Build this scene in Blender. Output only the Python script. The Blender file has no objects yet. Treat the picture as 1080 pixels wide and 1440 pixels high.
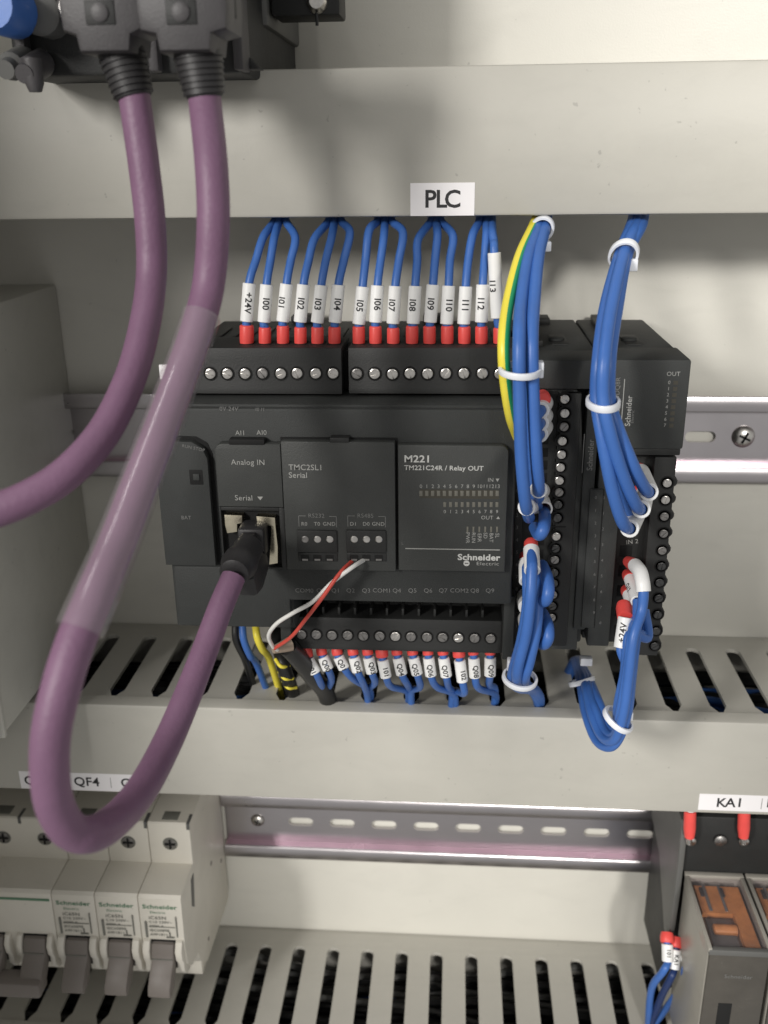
import bpy, bmesh, math, random
from mathutils import Vector, Matrix
random.seed(7)
S = 0.001                       # everything below is written in millimetres
SC = bpy.context.scene
COL = SC.collection
R = math.radians

# ------------------------------------------------------------------ camera
YAW, PITCH, ROLL, FPX, CAMD = R(-4.35944546), R(20.36742924), R(-0.74646768), 1350.0, 376.0
cy, sy, cp, sp = math.cos(YAW), math.sin(YAW), math.cos(PITCH), math.sin(PITCH)
FW = Vector((sy*cp, cy*cp, -sp)); RT0 = Vector((cy, -sy, 0)); UP0 = RT0.cross(FW)
cr, sr = math.cos(ROLL), math.sin(ROLL)
RT = cr*RT0 + sr*UP0; UP = -sr*RT0 + cr*UP0
cam = bpy.data.objects.new('camera', bpy.data.cameras.new('camera')); COL.objects.link(cam)
cam.matrix_world = Matrix(((RT.x, UP.x, -FW.x, 0), (RT.y, UP.y, -FW.y, -CAMD*S), (RT.z, UP.z, -FW.z, 0), (0, 0, 0, 1)))
cam.data.sensor_fit = 'VERTICAL'; cam.data.sensor_height = 36; cam.data.lens = FPX/1440*36
cam.data.clip_start = 0.01; cam.data.clip_end = 50
cam.data.dof.use_dof = True; cam.data.dof.focus_distance = 0.300; cam.data.dof.aperture_fstop = 15
SC.camera = cam
SC.view_settings.view_transform = 'Standard'; SC.view_settings.look = 'None'
SC.view_settings.exposure = 0; SC.view_settings.gamma = 1
SC.cycles.max_bounces = 8

# ------------------------------------------------------------------ light of the room, plus two added spots
W = bpy.data.worlds.new('World'); SC.world = W; W.use_nodes = True
W.node_tree.nodes['Background'].inputs[0].default_value = (1.0, 0.985, 0.96, 1)
W.node_tree.nodes['Background'].inputs[1].default_value = 0.43
def area(name, loc, target, power, sx, sy_, col, spread=180):
    l = bpy.data.lights.new(name, 'AREA'); l.shape = 'RECTANGLE'; l.size = sx; l.size_y = sy_
    l.energy = power; l.color = col; l.spread = R(spread)
    o = bpy.data.objects.new(name, l); COL.objects.link(o); o.location = loc
    o.rotation_euler = (Vector(target)-Vector(loc)).to_track_quat('-Z', 'Y').to_euler(); return o
def spot(name, loc, target, power, size, blend, radius, col):
    l = bpy.data.lights.new(name, 'SPOT'); l.energy = power; l.spot_size = R(size); l.spot_blend = blend
    l.shadow_soft_size = radius; l.color = col
    o = bpy.data.objects.new(name, l); COL.objects.link(o); o.location = loc
    o.rotation_euler = (Vector(target)-Vector(loc)).to_track_quat('-Z', 'Y').to_euler(); return o
spot('right_added_spot', (0.36, -1.10, 0.34), (0.145, 0, 0.00), 41, 18, 1.0, 0.065, (1.0, 0.972, 0.92))  # added narrow spot; its soft cone shapes the bright area at upper right
spot('lower_added_spot', (0.16, -1.10, 0.05), (0.015, 0, -0.315), 33, 17, 1.0, 0.050, (1.0, 0.972, 0.92))  # second added spot, brightens only the lower middle of the panel
area('ceiling_tube', (-0.46, -0.24, 1.0), (-0.46, -0.239, 0), 1.3, 0.06, 0.50, (1.0, 0.98, 0.95))
area('room_lamp', (-0.52, -0.84, 0.27), (0, 0, -0.12), 7.6, 0.13, 0.22, (1.0, 0.97, 0.93))

# ------------------------------------------------------------------ pixel ray -> point on the plane at distance d (mm) in front of the back panel
def P(px, py, d):
    v = RT*((px-540)/FPX) - UP*((py-720)/FPX) + FW
    D = CAMD-d
    return Vector((v.x/v.y*D, -d, v.z/v.y*D))
def X(px, py, d): return P(px, py, d).x
def Z(px, py, d): return P(px, py, d).z

# ------------------------------------------------------------------ materials
def lin(c):
    return tuple(((v/255)/12.92 if v/255 <= .04045 else ((v/255+.055)/1.055)**2.4) for v in c)
def mat(name, rgb, rough=.5, metal=0, spec=.5, bump=0, bscale=900, var=0, vscale=60, coat=0, trans=0, alpha=1, ior=1.45):
    m = bpy.data.materials.new(name); m.use_nodes = True
    nt = m.node_tree; b = nt.nodes['Principled BSDF']
    c = rgb if max(rgb) <= 1 else lin(rgb)
    b.inputs['Base Color'].default_value = (*c, 1); b.inputs['Roughness'].default_value = rough
    b.inputs['Metallic'].default_value = metal; b.inputs['Specular IOR Level'].default_value = spec
    b.inputs['Coat Weight'].default_value = coat; b.inputs['Transmission Weight'].default_value = trans
    b.inputs['IOR'].default_value = ior
    tc = nt.nodes.new('ShaderNodeTexCoord')
    if var:
        n = nt.nodes.new('ShaderNodeTexNoise'); n.inputs['Scale'].default_value = vscale; n.inputs['Detail'].default_value = 6
        n.inputs['Roughness'].default_value = .65
        nt.links.new(tc.outputs['Object'], n.inputs['Vector'])
        mr = nt.nodes.new('ShaderNodeMapRange'); mr.inputs[1].default_value = .3; mr.inputs[2].default_value = .7
        mr.inputs[3].default_value = 1-var; mr.inputs[4].default_value = 1+var*.6
        nt.links.new(n.outputs[0], mr.inputs[0])
        mx = nt.nodes.new('ShaderNodeVectorMath'); mx.operation = 'SCALE'; mx.inputs[0].default_value = c
        nt.links.new(mr.outputs[0], mx.inputs['Scale']); nt.links.new(mx.outputs[0], b.inputs['Base Color'])
        m2 = nt.nodes.new('ShaderNodeMapRange'); m2.inputs[3].default_value = max(0, rough-.08); m2.inputs[4].default_value = min(1, rough+.08)
        nt.links.new(n.outputs[0], m2.inputs[0]); nt.links.new(m2.outputs[0], b.inputs['Roughness'])
    if bump:
        n2 = nt.nodes.new('ShaderNodeTexNoise'); n2.inputs['Scale'].default_value = bscale; n2.inputs['Detail'].default_value = 3
        nt.links.new(tc.outputs['Object'], n2.inputs['Vector'])
        bp = nt.nodes.new('ShaderNodeBump'); bp.inputs['Strength'].default_value = bump; bp.inputs['Distance'].default_value = .0004
        nt.links.new(n2.outputs[0], bp.inputs['Height']); nt.links.new(bp.outputs[0], b.inputs['Normal'])
    return m
M = dict(
    plate=mat('painted_back_panel', (.60, .585, .53), .42, bump=.12, bscale=1500, var=.05, vscale=14),
    duct=mat('duct_plastic', (.435, .422, .378), .48, bump=.08, bscale=900, var=.05, vscale=25),
    box=mat('box_metal', (.58, .57, .52), .34, metal=.1, var=.05, vscale=20),
    plc=mat('charcoal_plastic', (.036, .038, .037), .58, spec=.3, bump=.30, bscale=2600, var=.10, vscale=120),
    panel=mat('panel_plastic', (.045, .047, .045), .52, spec=.35, bump=.25, bscale=2600, var=.08, vscale=120),
    black=mat('black_plastic', (.022, .0225, .022), .52, spec=.35, bump=.2, bscale=2200, var=.10, vscale=150),
    dark=mat('dark_hole', (.004, .004, .004), .8),
    blue=mat('blue_insulation', (.045, .135, .42), .42, bump=.05, bscale=1200, var=.08, vscale=90),
    navy=mat('dark_blue_insulation', (.012, .03, .11), .45),
    yellow=mat('yellow_insulation', (.80, .68, .07), .38), green=mat('green_insulation', (.02, .30, .12), .38),
    red=mat('red_ferrule', (.74, .08, .07), .42, var=.08, vscale=200), redw=mat('red_insulation', (.55, .07, .05), .45),
    sleeve=mat('marker_sleeve', (.78, .78, .77), .38, var=.03, vscale=200),
    ink=mat('black_ink', (.02, .02, .022), .6),
    tie=mat('nylon_tie', (.74, .76, .80), .35),
    tape=mat('label_tape', (.80, .78, .79), .40),
    print=mat('grey_print', (.30, .30, .285), .6), printd=mat('dim_grey_print', (.155, .155, .15), .6), white=mat('white_print', (.50, .50, .48), .6),
    led=mat('led_window', (.13, .125, .105), .4), brown=mat('led_strip', (.042, .038, .028), .5),
    screw=mat('screw_metal', (.62, .60, .57), .30, metal=1, var=.25, vscale=500),
    dscrew=mat('dull_screw_metal', (.30, .29, .28), .42, metal=1, var=.3, vscale=600),
    zinc=mat('zinc_rail', (.50, .475, .49), .30, metal=1, var=.04, vscale=30),
    purple=mat('purple_jacket', (.178, .094, .158), .50, bump=.30, bscale=900, var=.14, vscale=45),
    conn=mat('connector_grey', (.050, .047, .049), .5, bump=.2, bscale=1500, var=.1, vscale=80),
    boot=mat('black_rubber', (.022, .021, .022), .5, bump=.15, bscale=2000),
    gold=mat('jack_shield', (.66, .60, .46), .28, metal=1, var=.15, vscale=300),
    cream=mat('breaker_plastic', (.63, .60, .53), .42, bump=.08, bscale=1200, var=.04, vscale=60),
    toggle=mat('toggle_grey', (.17, .15, .135), .48, bump=.1),
    gprint=mat('green_print', (.10, .21, .13), .6), tprint=mat('breaker_print', (.16, .16, .14), .6),
    sock=mat('relay_socket_grey', (.10, .10, .095), .5),
    orange=mat('relay_coil_orange', (.46, .19, .06), .35, var=.3, vscale=160),
    relay=mat('relay_case', (.07, .064, .055), .25, var=.12, vscale=120),
    brownor=mat('relay_brown', (.11, .07, .045), .4, var=.3, vscale=200),
    relayside=mat('relay_case_pale', (.30, .285, .25), .35, var=.08, vscale=120),
    tan=mat('tan_sheath', (.32, .25, .19), .5), wwire=mat('white_insulation', (.70, .69, .66), .4),
    zpink=mat('pink_reflection_zinc', (.66, .46, .55), .26, metal=1, var=.05, vscale=30),  # zinc tinted pink: a reflection put into the lower leg's colour
    vscrew=mat('shaded_screw_metal', (.10, .10, .10), .4, metal=1, var=.3, vscale=600),  # screw metal darkened to paint in the shade inside the holes
    blk2=mat('cable_black', (.012, .012, .012), .42),
)
def clear_mat(name, milky, ior):
    m = bpy.data.materials.new(name); m.use_nodes = True; nt = m.node_tree
    out = nt.nodes['Material Output']; nt.nodes.remove(nt.nodes['Principled BSDF'])
    tr = nt.nodes.new('ShaderNodeBsdfTransparent'); df = nt.nodes.new('ShaderNodeBsdfDiffuse'); gl = nt.nodes.new('ShaderNodeBsdfGlossy'); fr = nt.nodes.new('ShaderNodeFresnel')
    tr.inputs[0].default_value = (.96, .94, .95, 1); df.inputs[0].default_value = (.80, .75, .78, 1); gl.inputs['Roughness'].default_value = .17; fr.inputs[0].default_value = ior
    m1 = nt.nodes.new('ShaderNodeMixShader'); m1.inputs[0].default_value = milky
    m2 = nt.nodes.new('ShaderNodeMixShader')
    nt.links.new(tr.outputs[0], m1.inputs[1]); nt.links.new(df.outputs[0], m1.inputs[2])
    ge = nt.nodes.new('ShaderNodeNewGeometry'); iv = nt.nodes.new('ShaderNodeMath'); iv.operation = 'SUBTRACT'; iv.inputs[0].default_value = 1
    ml = nt.nodes.new('ShaderNodeMath'); ml.operation = 'MULTIPLY'
    nt.links.new(ge.outputs['Backfacing'], iv.inputs[1]); nt.links.new(iv.outputs[0], ml.inputs[0]); nt.links.new(fr.outputs[0], ml.inputs[1])
    nt.links.new(ml.outputs[0], m2.inputs[0]); nt.links.new(m1.outputs[0], m2.inputs[1]); nt.links.new(gl.outputs[0], m2.inputs[2])
    nt.links.new(m2.outputs[0], out.inputs[0])
    return m
M['clear'] = clear_mat('clear_tube', .085, 1.65); M['glass'] = clear_mat('clear_case', .03, 1.25)
def smudge(m):
    nt = m.node_tree; b = nt.nodes['Principled BSDF']; tc = nt.nodes.new('ShaderNodeTexCoord')
    old = b.inputs['Base Color'].links[0].from_socket
    mp = nt.nodes.new('ShaderNodeMapping'); mp.inputs['Scale'].default_value = (9, 30, 26); mp.inputs['Rotation'].default_value = (0, .5, 0)
    n = nt.nodes.new('ShaderNodeTexNoise'); n.inputs['Scale'].default_value = 3.2; n.inputs['Detail'].default_value = 8; n.inputs['Distortion'].default_value = 1.2
    nt.links.new(tc.outputs['Object'], mp.inputs[0]); nt.links.new(mp.outputs[0], n.inputs['Vector'])
    rp = nt.nodes.new('ShaderNodeMapRange'); rp.inputs[1].default_value = .50; rp.inputs[2].default_value = .78; rp.inputs[3].default_value = 1; rp.inputs[4].default_value = .95
    nt.links.new(n.outputs[0], rp.inputs[0])
    sp = nt.nodes.new('ShaderNodeTexNoise'); sp.inputs['Scale'].default_value = 420; sp.inputs['Detail'].default_value = 2
    nt.links.new(tc.outputs['Object'], sp.inputs['Vector'])
    r2 = nt.nodes.new('ShaderNodeMapRange'); r2.inputs[1].default_value = .73; r2.inputs[2].default_value = .77; r2.inputs[3].default_value = 1; r2.inputs[4].default_value = .78
    nt.links.new(sp.outputs[0], r2.inputs[0])
    mu = nt.nodes.new('ShaderNodeMath'); mu.operation = 'MULTIPLY'; nt.links.new(rp.outputs[0], mu.inputs[0]); nt.links.new(r2.outputs[0], mu.inputs[1])
    sc = nt.nodes.new('ShaderNodeVectorMath'); sc.operation = 'SCALE'
    nt.links.new(old, sc.inputs[0]); nt.links.new(mu.outputs[0], sc.inputs['Scale']); nt.links.new(sc.outputs[0], b.inputs['Base Color'])
for k_ in ('duct', 'plate', 'cream', 'box'): smudge(M[k_])

# ------------------------------------------------------------------ mesh building (mm; x right, d out of the panel, z up)
def V(x, d, z): return Vector((x, -d, z))
def spline(pts, n=8):
    pts = [Vector(p) for p in pts]
    if len(pts) < 3:
        return [pts[0].lerp(pts[-1], i/n) for i in range(n+1)]
    e = [2*pts[0]-pts[1]]+pts+[2*pts[-1]-pts[-2]]
    out = []
    for i in range(1, len(e)-2):
        p0, p1, p2, p3 = e[i-1:i+3]
        for k in range(n):
            t = k/n
            out.append(.5*((2*p1)+(-p0+p2)*t+(2*p0-5*p1+4*p2-p3)*t*t+(-p0+3*p1-3*p2+p3)*t**3))
    out.append(pts[-1]); return out
class B:
    def __init__(s): s.bm = bmesh.new()
    def box(s, x0, x1, d0, d1, z0, z1, bev=0, seg=2):
        if x0 > x1: x0, x1 = x1, x0
        if d0 > d1: d0, d1 = d1, d0
        if z0 > z1: z0, z1 = z1, z0
        r = bmesh.ops.create_cube(s.bm, size=1); vs = r['verts']
        for v in vs:
            v.co = Vector(((x0+x1)/2+v.co.x*(x1-x0), -(d0+d1)/2+v.co.y*(d1-d0), (z0+z1)/2+v.co.z*(z1-z0)))
        if bev:
            es = list({e for v in vs for e in v.link_edges})
            bmesh.ops.bevel(s.bm, geom=es, offset=bev, segments=seg, affect='EDGES', profile=.5)
        return s
    def prism(s, poly, axis, a0, a1, bev=0):
        def mk(p, a):
            if axis == 'x': return V(a, p[0], p[1])
            if axis == 'd': return V(p[0], a, p[1])
            return V(p[0], p[1], a)
        v0 = [s.bm.verts.new(mk(p, a0)) for p in poly]; v1 = [s.bm.verts.new(mk(p, a1)) for p in poly]
        n = len(poly)
        fs = [s.bm.faces.new(v0), s.bm.faces.new(v1[::-1])]
        for i in range(n): fs.append(s.bm.faces.new((v0[i], v1[i], v1[(i+1) % n], v0[(i+1) % n])))
        bmesh.ops.recalc_face_normals(s.bm, faces=fs)
        if bev:
            es = list({e for f in fs[:2] for e in f.edges})
            bmesh.ops.bevel(s.bm, geom=es, offset=bev, segments=2, affect='EDGES', profile=.5)
        return s
    def lathe(s, a, b, prof, n=20, cap=True):
        """prof: (t along a->b in mm, r) ; a origin"""
        a = Vector(a); ax = (Vector(b)-a).normalized()
        u = ax.orthogonal().normalized(); w = ax.cross(u)
        rings = []
        for t, r in prof:
            rings.append([s.bm.verts.new(a+ax*t+(u*math.cos(2*math.pi*i/n)+w*math.sin(2*math.pi*i/n))*r) for i in range(n)])
        fs = []
        for r0, r1 in zip(rings, rings[1:]):
            for i in range(n): fs.append(s.bm.faces.new((r0[i], r0[(i+1) % n], r1[(i+1) % n], r1[i])))
        if cap: fs.append(s.bm.faces.new(rings[0][::-1])); fs.append(s.bm.faces.new(rings[-1]))
        return s
    def tube(s, pts, r, n=12, sub=8, closed=False, two=None, raw=False):
        path = pts if raw else spline(pts, sub)
        m = len(path); rings = []
        rr = r if isinstance(r, (list, tuple)) else [r, r]
        t0 = (path[1]-path[0]).normalized()
        u = t0.cross(Vector((0, 1, 0.01))); u = (u if u.length > .1 else t0.orthogonal()).normalized()
        for k, p in enumerate(path):
            if closed: t = (path[(k+1) % m]-path[k-1]).normalized()
            else: t = (path[min(k+1, m-1)]-path[max(k-1, 0)]).normalized()
            u = (u-t*u.dot(t)).normalized(); w = t.cross(u)
            f = k/(m-1)*(len(rr)-1); i0 = min(int(f), len(rr)-2); rad = rr[i0]+(rr[i0+1]-rr[i0])*(f-i0)
            rings.append([s.bm.verts.new(p+(u*math.cos(2*math.pi*i/n)+w*math.sin(2*math.pi*i/n))*rad) for i in range(n)])
        prs = list(zip(rings, rings[1:]))+([(rings[-1], rings[0])] if closed else [])
        for r0, r1 in prs:
            for i in range(n):
                f = s.bm.faces.new((r0[i], r0[(i+1) % n], r1[(i+1) % n], r1[i]))
                if two is not None and (u*math.cos(2*math.pi*(i+.5)/n)+w*math.sin(2*math.pi*(i+.5)/n)).x > two: f.material_index = 1
        if not closed: s.bm.faces.new(rings[0][::-1]); s.bm.faces.new(rings[-1])
        return s
    def mesh(s, name, mats, origin=Vector((0, 0, 0)), smooth=True):
        bm = s.bm
        for v in bm.verts: v.co = (v.co-origin)*S
        bmesh.ops.recalc_face_normals(bm, faces=bm.faces[:]); bm.normal_update()
        if smooth:
            for f in bm.faces: f.smooth = True
            for e in bm.edges:
                if len(e.link_faces) == 2 and e.calc_face_angle(0) > R(38): e.smooth = False
        me = bpy.data.meshes.new(name); bm.to_mesh(me); bm.free()
        for m_ in (mats if isinstance(mats, (list, tuple)) else [mats]): me.materials.append(M[m_])
        return me
def tag(o, label=None, cat=None, group=None, kind=None):
    if label: o['label'] = label
    if cat: o['category'] = cat
    if group: o['group'] = group
    if kind: o['kind'] = kind
    return o
WL = {}
def thing(name, loc, label, cat, group=None):
    o = bpy.data.objects.new(name, None); COL.objects.link(o); o.empty_display_size = .01
    o.location = Vector(loc)*S; WL[o.name] = Vector(loc)
    return tag(o, label, cat, group)
def part(name, b, m, parent=None, smooth=True):
    """mesh with world mm vertices, made a child of parent"""
    L = WL[parent.name] if parent else Vector((0, 0, 0))
    o = bpy.data.objects.new(name, b.mesh(name, m, L, smooth)); COL.objects.link(o)
    if parent: o.parent = parent; WL[o.name] = L
    return o
def single(name, b, m, label, cat, group=None, at=None):
    L = Vector(at) if at is not None else Vector((0, 0, 0))
    o = bpy.data.objects.new(name, b.mesh(name, m, L)); COL.objects.link(o); o.location = L*S
    WL[o.name] = L; return tag(o, label, cat, group)
def inst(name, me, pos, parent, rot=None):
    o = bpy.data.objects.new(name, me); COL.objects.link(o); o.parent = parent
    o.location = (Vector(pos)-WL[parent.name])*S; WL[o.name] = Vector(pos)
    if rot: o.rotation_euler = rot
    return o
TX = {}
def text_mesh(txt, cap, m, align='LEFT', bold=0, sx=1):
    key = (txt, cap, m, align, bold, sx)
    if key in TX: return TX[key]
    cu = bpy.data.curves.new('lettering', 'FONT'); cu.body = txt; cu.size = cap/.70*S; cu.align_x = align; cu.align_y = 'CENTER'
    cu.offset = bold*S; cu.resolution_u = 3; cu.space_character = 1.05
    o = bpy.data.objects.new('lettering', cu); COL.objects.link(o)
    dg = bpy.context.evaluated_depsgraph_get(); me = bpy.data.meshes.new_from_object(o.evaluated_get(dg))
    COL.objects.unlink(o); bpy.data.objects.remove(o); me.name = 'lettering'
    for v in me.vertices: v.co.x *= sx
    me.materials.clear(); me.materials.append(M[m]); TX[key] = me
    return me
def text(txt, x, d, z, cap, m, parent, align='CENTER', rot=0, bold=0, tilt=0, sx=1, name='lettering'):
    """flat lettering on a surface facing out of the panel; tilt leans its top back"""
    me = text_mesh(txt, cap, m, align, bold, sx)
    o = bpy.data.objects.new(name, me); COL.objects.link(o); o.parent = parent
    o.matrix_local = Matrix.Translation((Vector((x, -d, z))-WL[parent.name])*S) @ Matrix.Rotation(R(90-tilt), 4, 'X') @ Matrix.Rotation(R(rot), 4, 'Z')
    WL[o.name] = Vector((x, -d, z)); return o
def wrap_text(txt, a, b, r, cap, parent, t0=.5, bold=.06, face=Vector((0, -1, .25)), ang=0, m='ink'):
    """lettering read from a to b, wrapped round the sleeve a->b"""
    me0 = text_mesh(txt, cap, m, 'CENTER', bold)
    bm = bmesh.new(); bm.from_mesh(me0)
    bmesh.ops.triangulate(bm, faces=bm.faces[:])
    bmesh.ops.subdivide_edges(bm, edges=bm.edges[:], cuts=2, use_grid_fill=True)
    a = Vector(a); b = Vector(b); ax = (b-a).normalized()
    fr = (face-ax*face.dot(ax)).normalized(); side = ax.cross(fr)   # right when reading down
    L = (b-a).length*t0
    o0 = WL[parent.name]
    for v in bm.verts:
        u, w = v.co.x/S, v.co.y/S
        th = w/r+R(ang)
        v.co = (a+ax*(L+u)-side*math.sin(th)*(r+.07)*-1*-1+fr*math.cos(th)*(r+.07)-o0)*S
    bmesh.ops.recalc_face_normals(bm, faces=bm.faces[:])
    me = bpy.data.meshes.new('lettering'); bm.to_mesh(me); bm.free(); me.materials.append(M[m])
    o = bpy.data.objects.new('lettering', me); COL.objects.link(o); o.parent = parent; WL[o.name] = o0
    return o
def sleeve_b(a, b, ro, ri):
    L = (Vector(b)-Vector(a)).length
    return B().lathe(a, b, [(0, ri), (0, ro-.15), (.15, ro), (L-.15, ro), (L, ro-.15), (L, ri), (0.01, ri)], 20, cap=False)
def rr(x0, x1, z0, z1, r, n=4, corners=(1, 1, 1, 1)):
    """rounded rectangle outline; corners: bl br tr tl"""
    out = []
    for k, (cx, cz, sx_, sz_) in enumerate(((x0, z0, 1, 1), (x1, z0, -1, 1), (x1, z1, -1, -1), (x0, z1, 1, -1))):
        if not corners[k]: out.append((cx, cz)); continue
        c = (cx+sx_*r, cz+sz_*r); st = (180, 270, 0, 90)[k]
        for i in range(n+1):
            t = R(st+90*i/n); out.append((c[0]+r*math.cos(t), c[1]+r*math.sin(t)))
    return out
def screw_mesh(name, r, m, ang, h=.7, cross=False):
    b = B()
    b.lathe((0, .6, 0), (0, -1, 0), [(0, r), (.6, r), (.6+h*.6, r*.93), (.6+h*.75, r*.8)], 18)
    w = r*.13
    for q in ((0, 1) if cross else (0,)):
        pass
    # two raised halves leave the slot between them
    for sgn in (-1, 1):
        arc = [(r*.80*math.cos(math.pi*i/10), w+max(0, r*.80*math.sin(math.pi*i/10)-w)) for i in range(11)]
        if cross:
            for sx_ in (-1, 1):
                q4 = [(w, w)]+[(max(w, r*.8*math.cos(math.pi/2*i/6)), max(w, r*.8*math.sin(math.pi/2*i/6))) for i in range(7)]
                b.prism([(p[0]*sx_, p[1]*sgn) for p in q4], 'd', h*.72, h*1.15)
        else:
            b.prism([(p[0], p[1]*sgn) for p in arc], 'd', h*.72, h*1.15)
    me = b.mesh(name, m)
    if ang: me.transform(Matrix.Rotation(R(ang), 4, 'Y'))
    return me
SCR = [screw_mesh('screw', 1.75, 'screw', a) for a in (20, 75, 130, 160)]
DSCR = [screw_mesh('screw', 1.75, 'dscrew', a) for a in (35, 60, 110, 145)]
HOLE = B().lathe((0, .12, 0), (0, -1, 0), [(0, 2.25), (.22, 2.25), (.22, 1.9), (.12, 1.8)], 20).mesh('screw_hole', 'dark')
MS = [screw_mesh('screw', 1.45, m_, a) for m_, a in (('screw', 40), ('screw', 100), ('dscrew', 20), ('dscrew', 130), ('vscrew', 60), ('vscrew', 150), ('vscrew', 95))]
def screws(lst, d, parent, ratio=.5, face_d=None):
    for k, (px, py) in enumerate(lst):
        p = P(px, py, d)
        inst('screw_hole', HOLE, p, parent)
        inst('screw', random.choice(SCR if random.random() < ratio else DSCR), p, parent)

# ================================================================== SETTING
b = B().box(-420, 320, -3, 0, -560, 240)
tag(part('back_panel', b, 'plate'), kind='structure')

tag(part('added_side_wall', B().box(-236, -232, 0, 290, -560, 240, .8), 'plate'), kind='structure')  # added out of view to keep room_lamp off the left of the panel

# ------------------------------------------------------------------ wiring ducts
def finger_poly(PF, d0=12, dn=57, d1=65, hw=3.0, neck=.9):
    h = PF/2; L = [(h, 7), (h, d0)]
    for i in range(1, 7):
        t = R(90*i/6); L.append((h-hw*math.sin(t), d0+hw-hw*math.cos(t)))
    L += [(h-hw, dn), (h-hw+.6, dn+1.2), (h-neck-.3, dn+3.6), (h-neck, dn+4.4), (h-neck, d1)]
    return L+[(-x, d) for x, d in L[::-1]]
def duct(name_label, ztop, zbot, x0, x1, phase, group, PITCH_F, top=True, bottom=True):
    t = thing('wiring_duct', V((x0+x1)/2, 0, zbot), name_label, 'wiring duct', group)
    part('duct_base', B().box(x0, x1, .3, 2, zbot+.4, ztop-.4), 'duct', t)
    fm = B().prism(finger_poly(PITCH_F), 'z', 0, 1.6).mesh('finger', 'duct')
    for on, z in ((top, ztop-1.6), (bottom, zbot)):
        if not on: continue
        part('side_wall', B().box(x0, x1, 2, 7.002, z+.002, z+1.598), 'duct', t)
        k0 = math.ceil((x0-phase)/PITCH_F); k = k0
        while phase+(k+1)*PITCH_F <= x1:
            inst('finger', fm, (phase+(k+.5)*PITCH_F, 0, z), t); k += 1
    c = [(63.5, ztop+.1), (63.5, ztop+1.3), (69.0, ztop+1.3), (69.8, ztop+1.0), (70.2, ztop+.3), (70.2, zbot-.3), (69.8, zbot-1.0), (69, zbot-1.3),
         (63.5, zbot-1.3), (63.5, zbot-.1), (68.2, zbot-.1), (68.8, zbot+.4), (68.8, ztop-.4), (68.2, ztop+.1)]
    part('duct_cover', B().prism(c, 'x', x0-2, x1+2), 'duct', t)
    return t
zU1, zU0 = Z(540, 94, 70)-1.3, Z(540, 305, 70)+1.3
zL1, zL0 = -194.3, Z(540, 1128, 70)+1.3
zB1 = -364.0
phL = X(516, 985, 63); phB = X(663, 1348, 18)
duct('pale grey wiring duct along the top with the PLC tape on its cover', zU1, zU0, -330, 250, 3, 'slotted wiring ducts', 16.4)
duct('slotted wiring duct under the controller, its cover taped QF4 and KA1', zL1, zL0, -330, 250, phL, 'slotted wiring ducts', 16.4)
duct('slotted wiring duct at the bottom edge below the lower rail', zB1, zB1-40, -330, 250, phB, 'slotted wiring ducts', 16.75)
# wires lying in the ducts
def fill(name, z0, z1, n, m, seed, rs):
    rnd = random.Random(seed); b = B()
    for i in range(n):
        pts = []; z = rnd.uniform(z0, z1); d = rnd.uniform(8, 58); x = -300
        while x < 240:
            z = min(z1, max(z0, z+rnd.uniform(-4, 4))); d = min(60, max(8, d+rnd.uniform(-7, 7)))
            pts.append(V(x, d, z)); x += rnd.uniform(28, 50)
        b.tube(pts, rnd.choice(rs), 7, 4)
    tag(single(name, b, m, None, None), kind='stuff')
fill('black_duct_wires', zL0+4, zL1-12, 34, 'blk2', 3, (1.8, 2.6, 3.2)); fill('blue_duct_wires', zL0+14, zL1-9, 4, 'blue', 9, (1.2, 1.4)); fill('dark_blue_duct_wires', zL0+12, zL1-9, 5, 'navy', 4, (1.4, 1.5))
fill('black_duct_wires', zB1-36, zB1-13, 34, 'blk2', 5, (1.8, 2.6, 3.2)); fill('grey_duct_wires', zB1-22, zB1-8, 7, 'sock', 6, (1.3, 1.6)); fill('blue_duct_wires', zB1-26, zB1-12, 2, 'blue', 12, (1.2, 1.3))
for k, (px, py) in enumerate(((1035, 965), (1050, 980), (1043, 950))):
    a = P(px, py, 45); a.z = -203-2*k
    single('duct_wire', B().tube([V(a.x-40, 25, -215), V(a.x-10, 35, a.z-2), V(a.x+10, 46, a.z), V(a.x+45, 40, -212)], 1.6, 10), 'blue',
           ('upper', 'middle', 'lowest')[k]+' blue wire seen through the rightmost slots of the duct under the controller', 'wire', 'blue wires in the right slots', at=V(a.x, 40, a.z))

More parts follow.
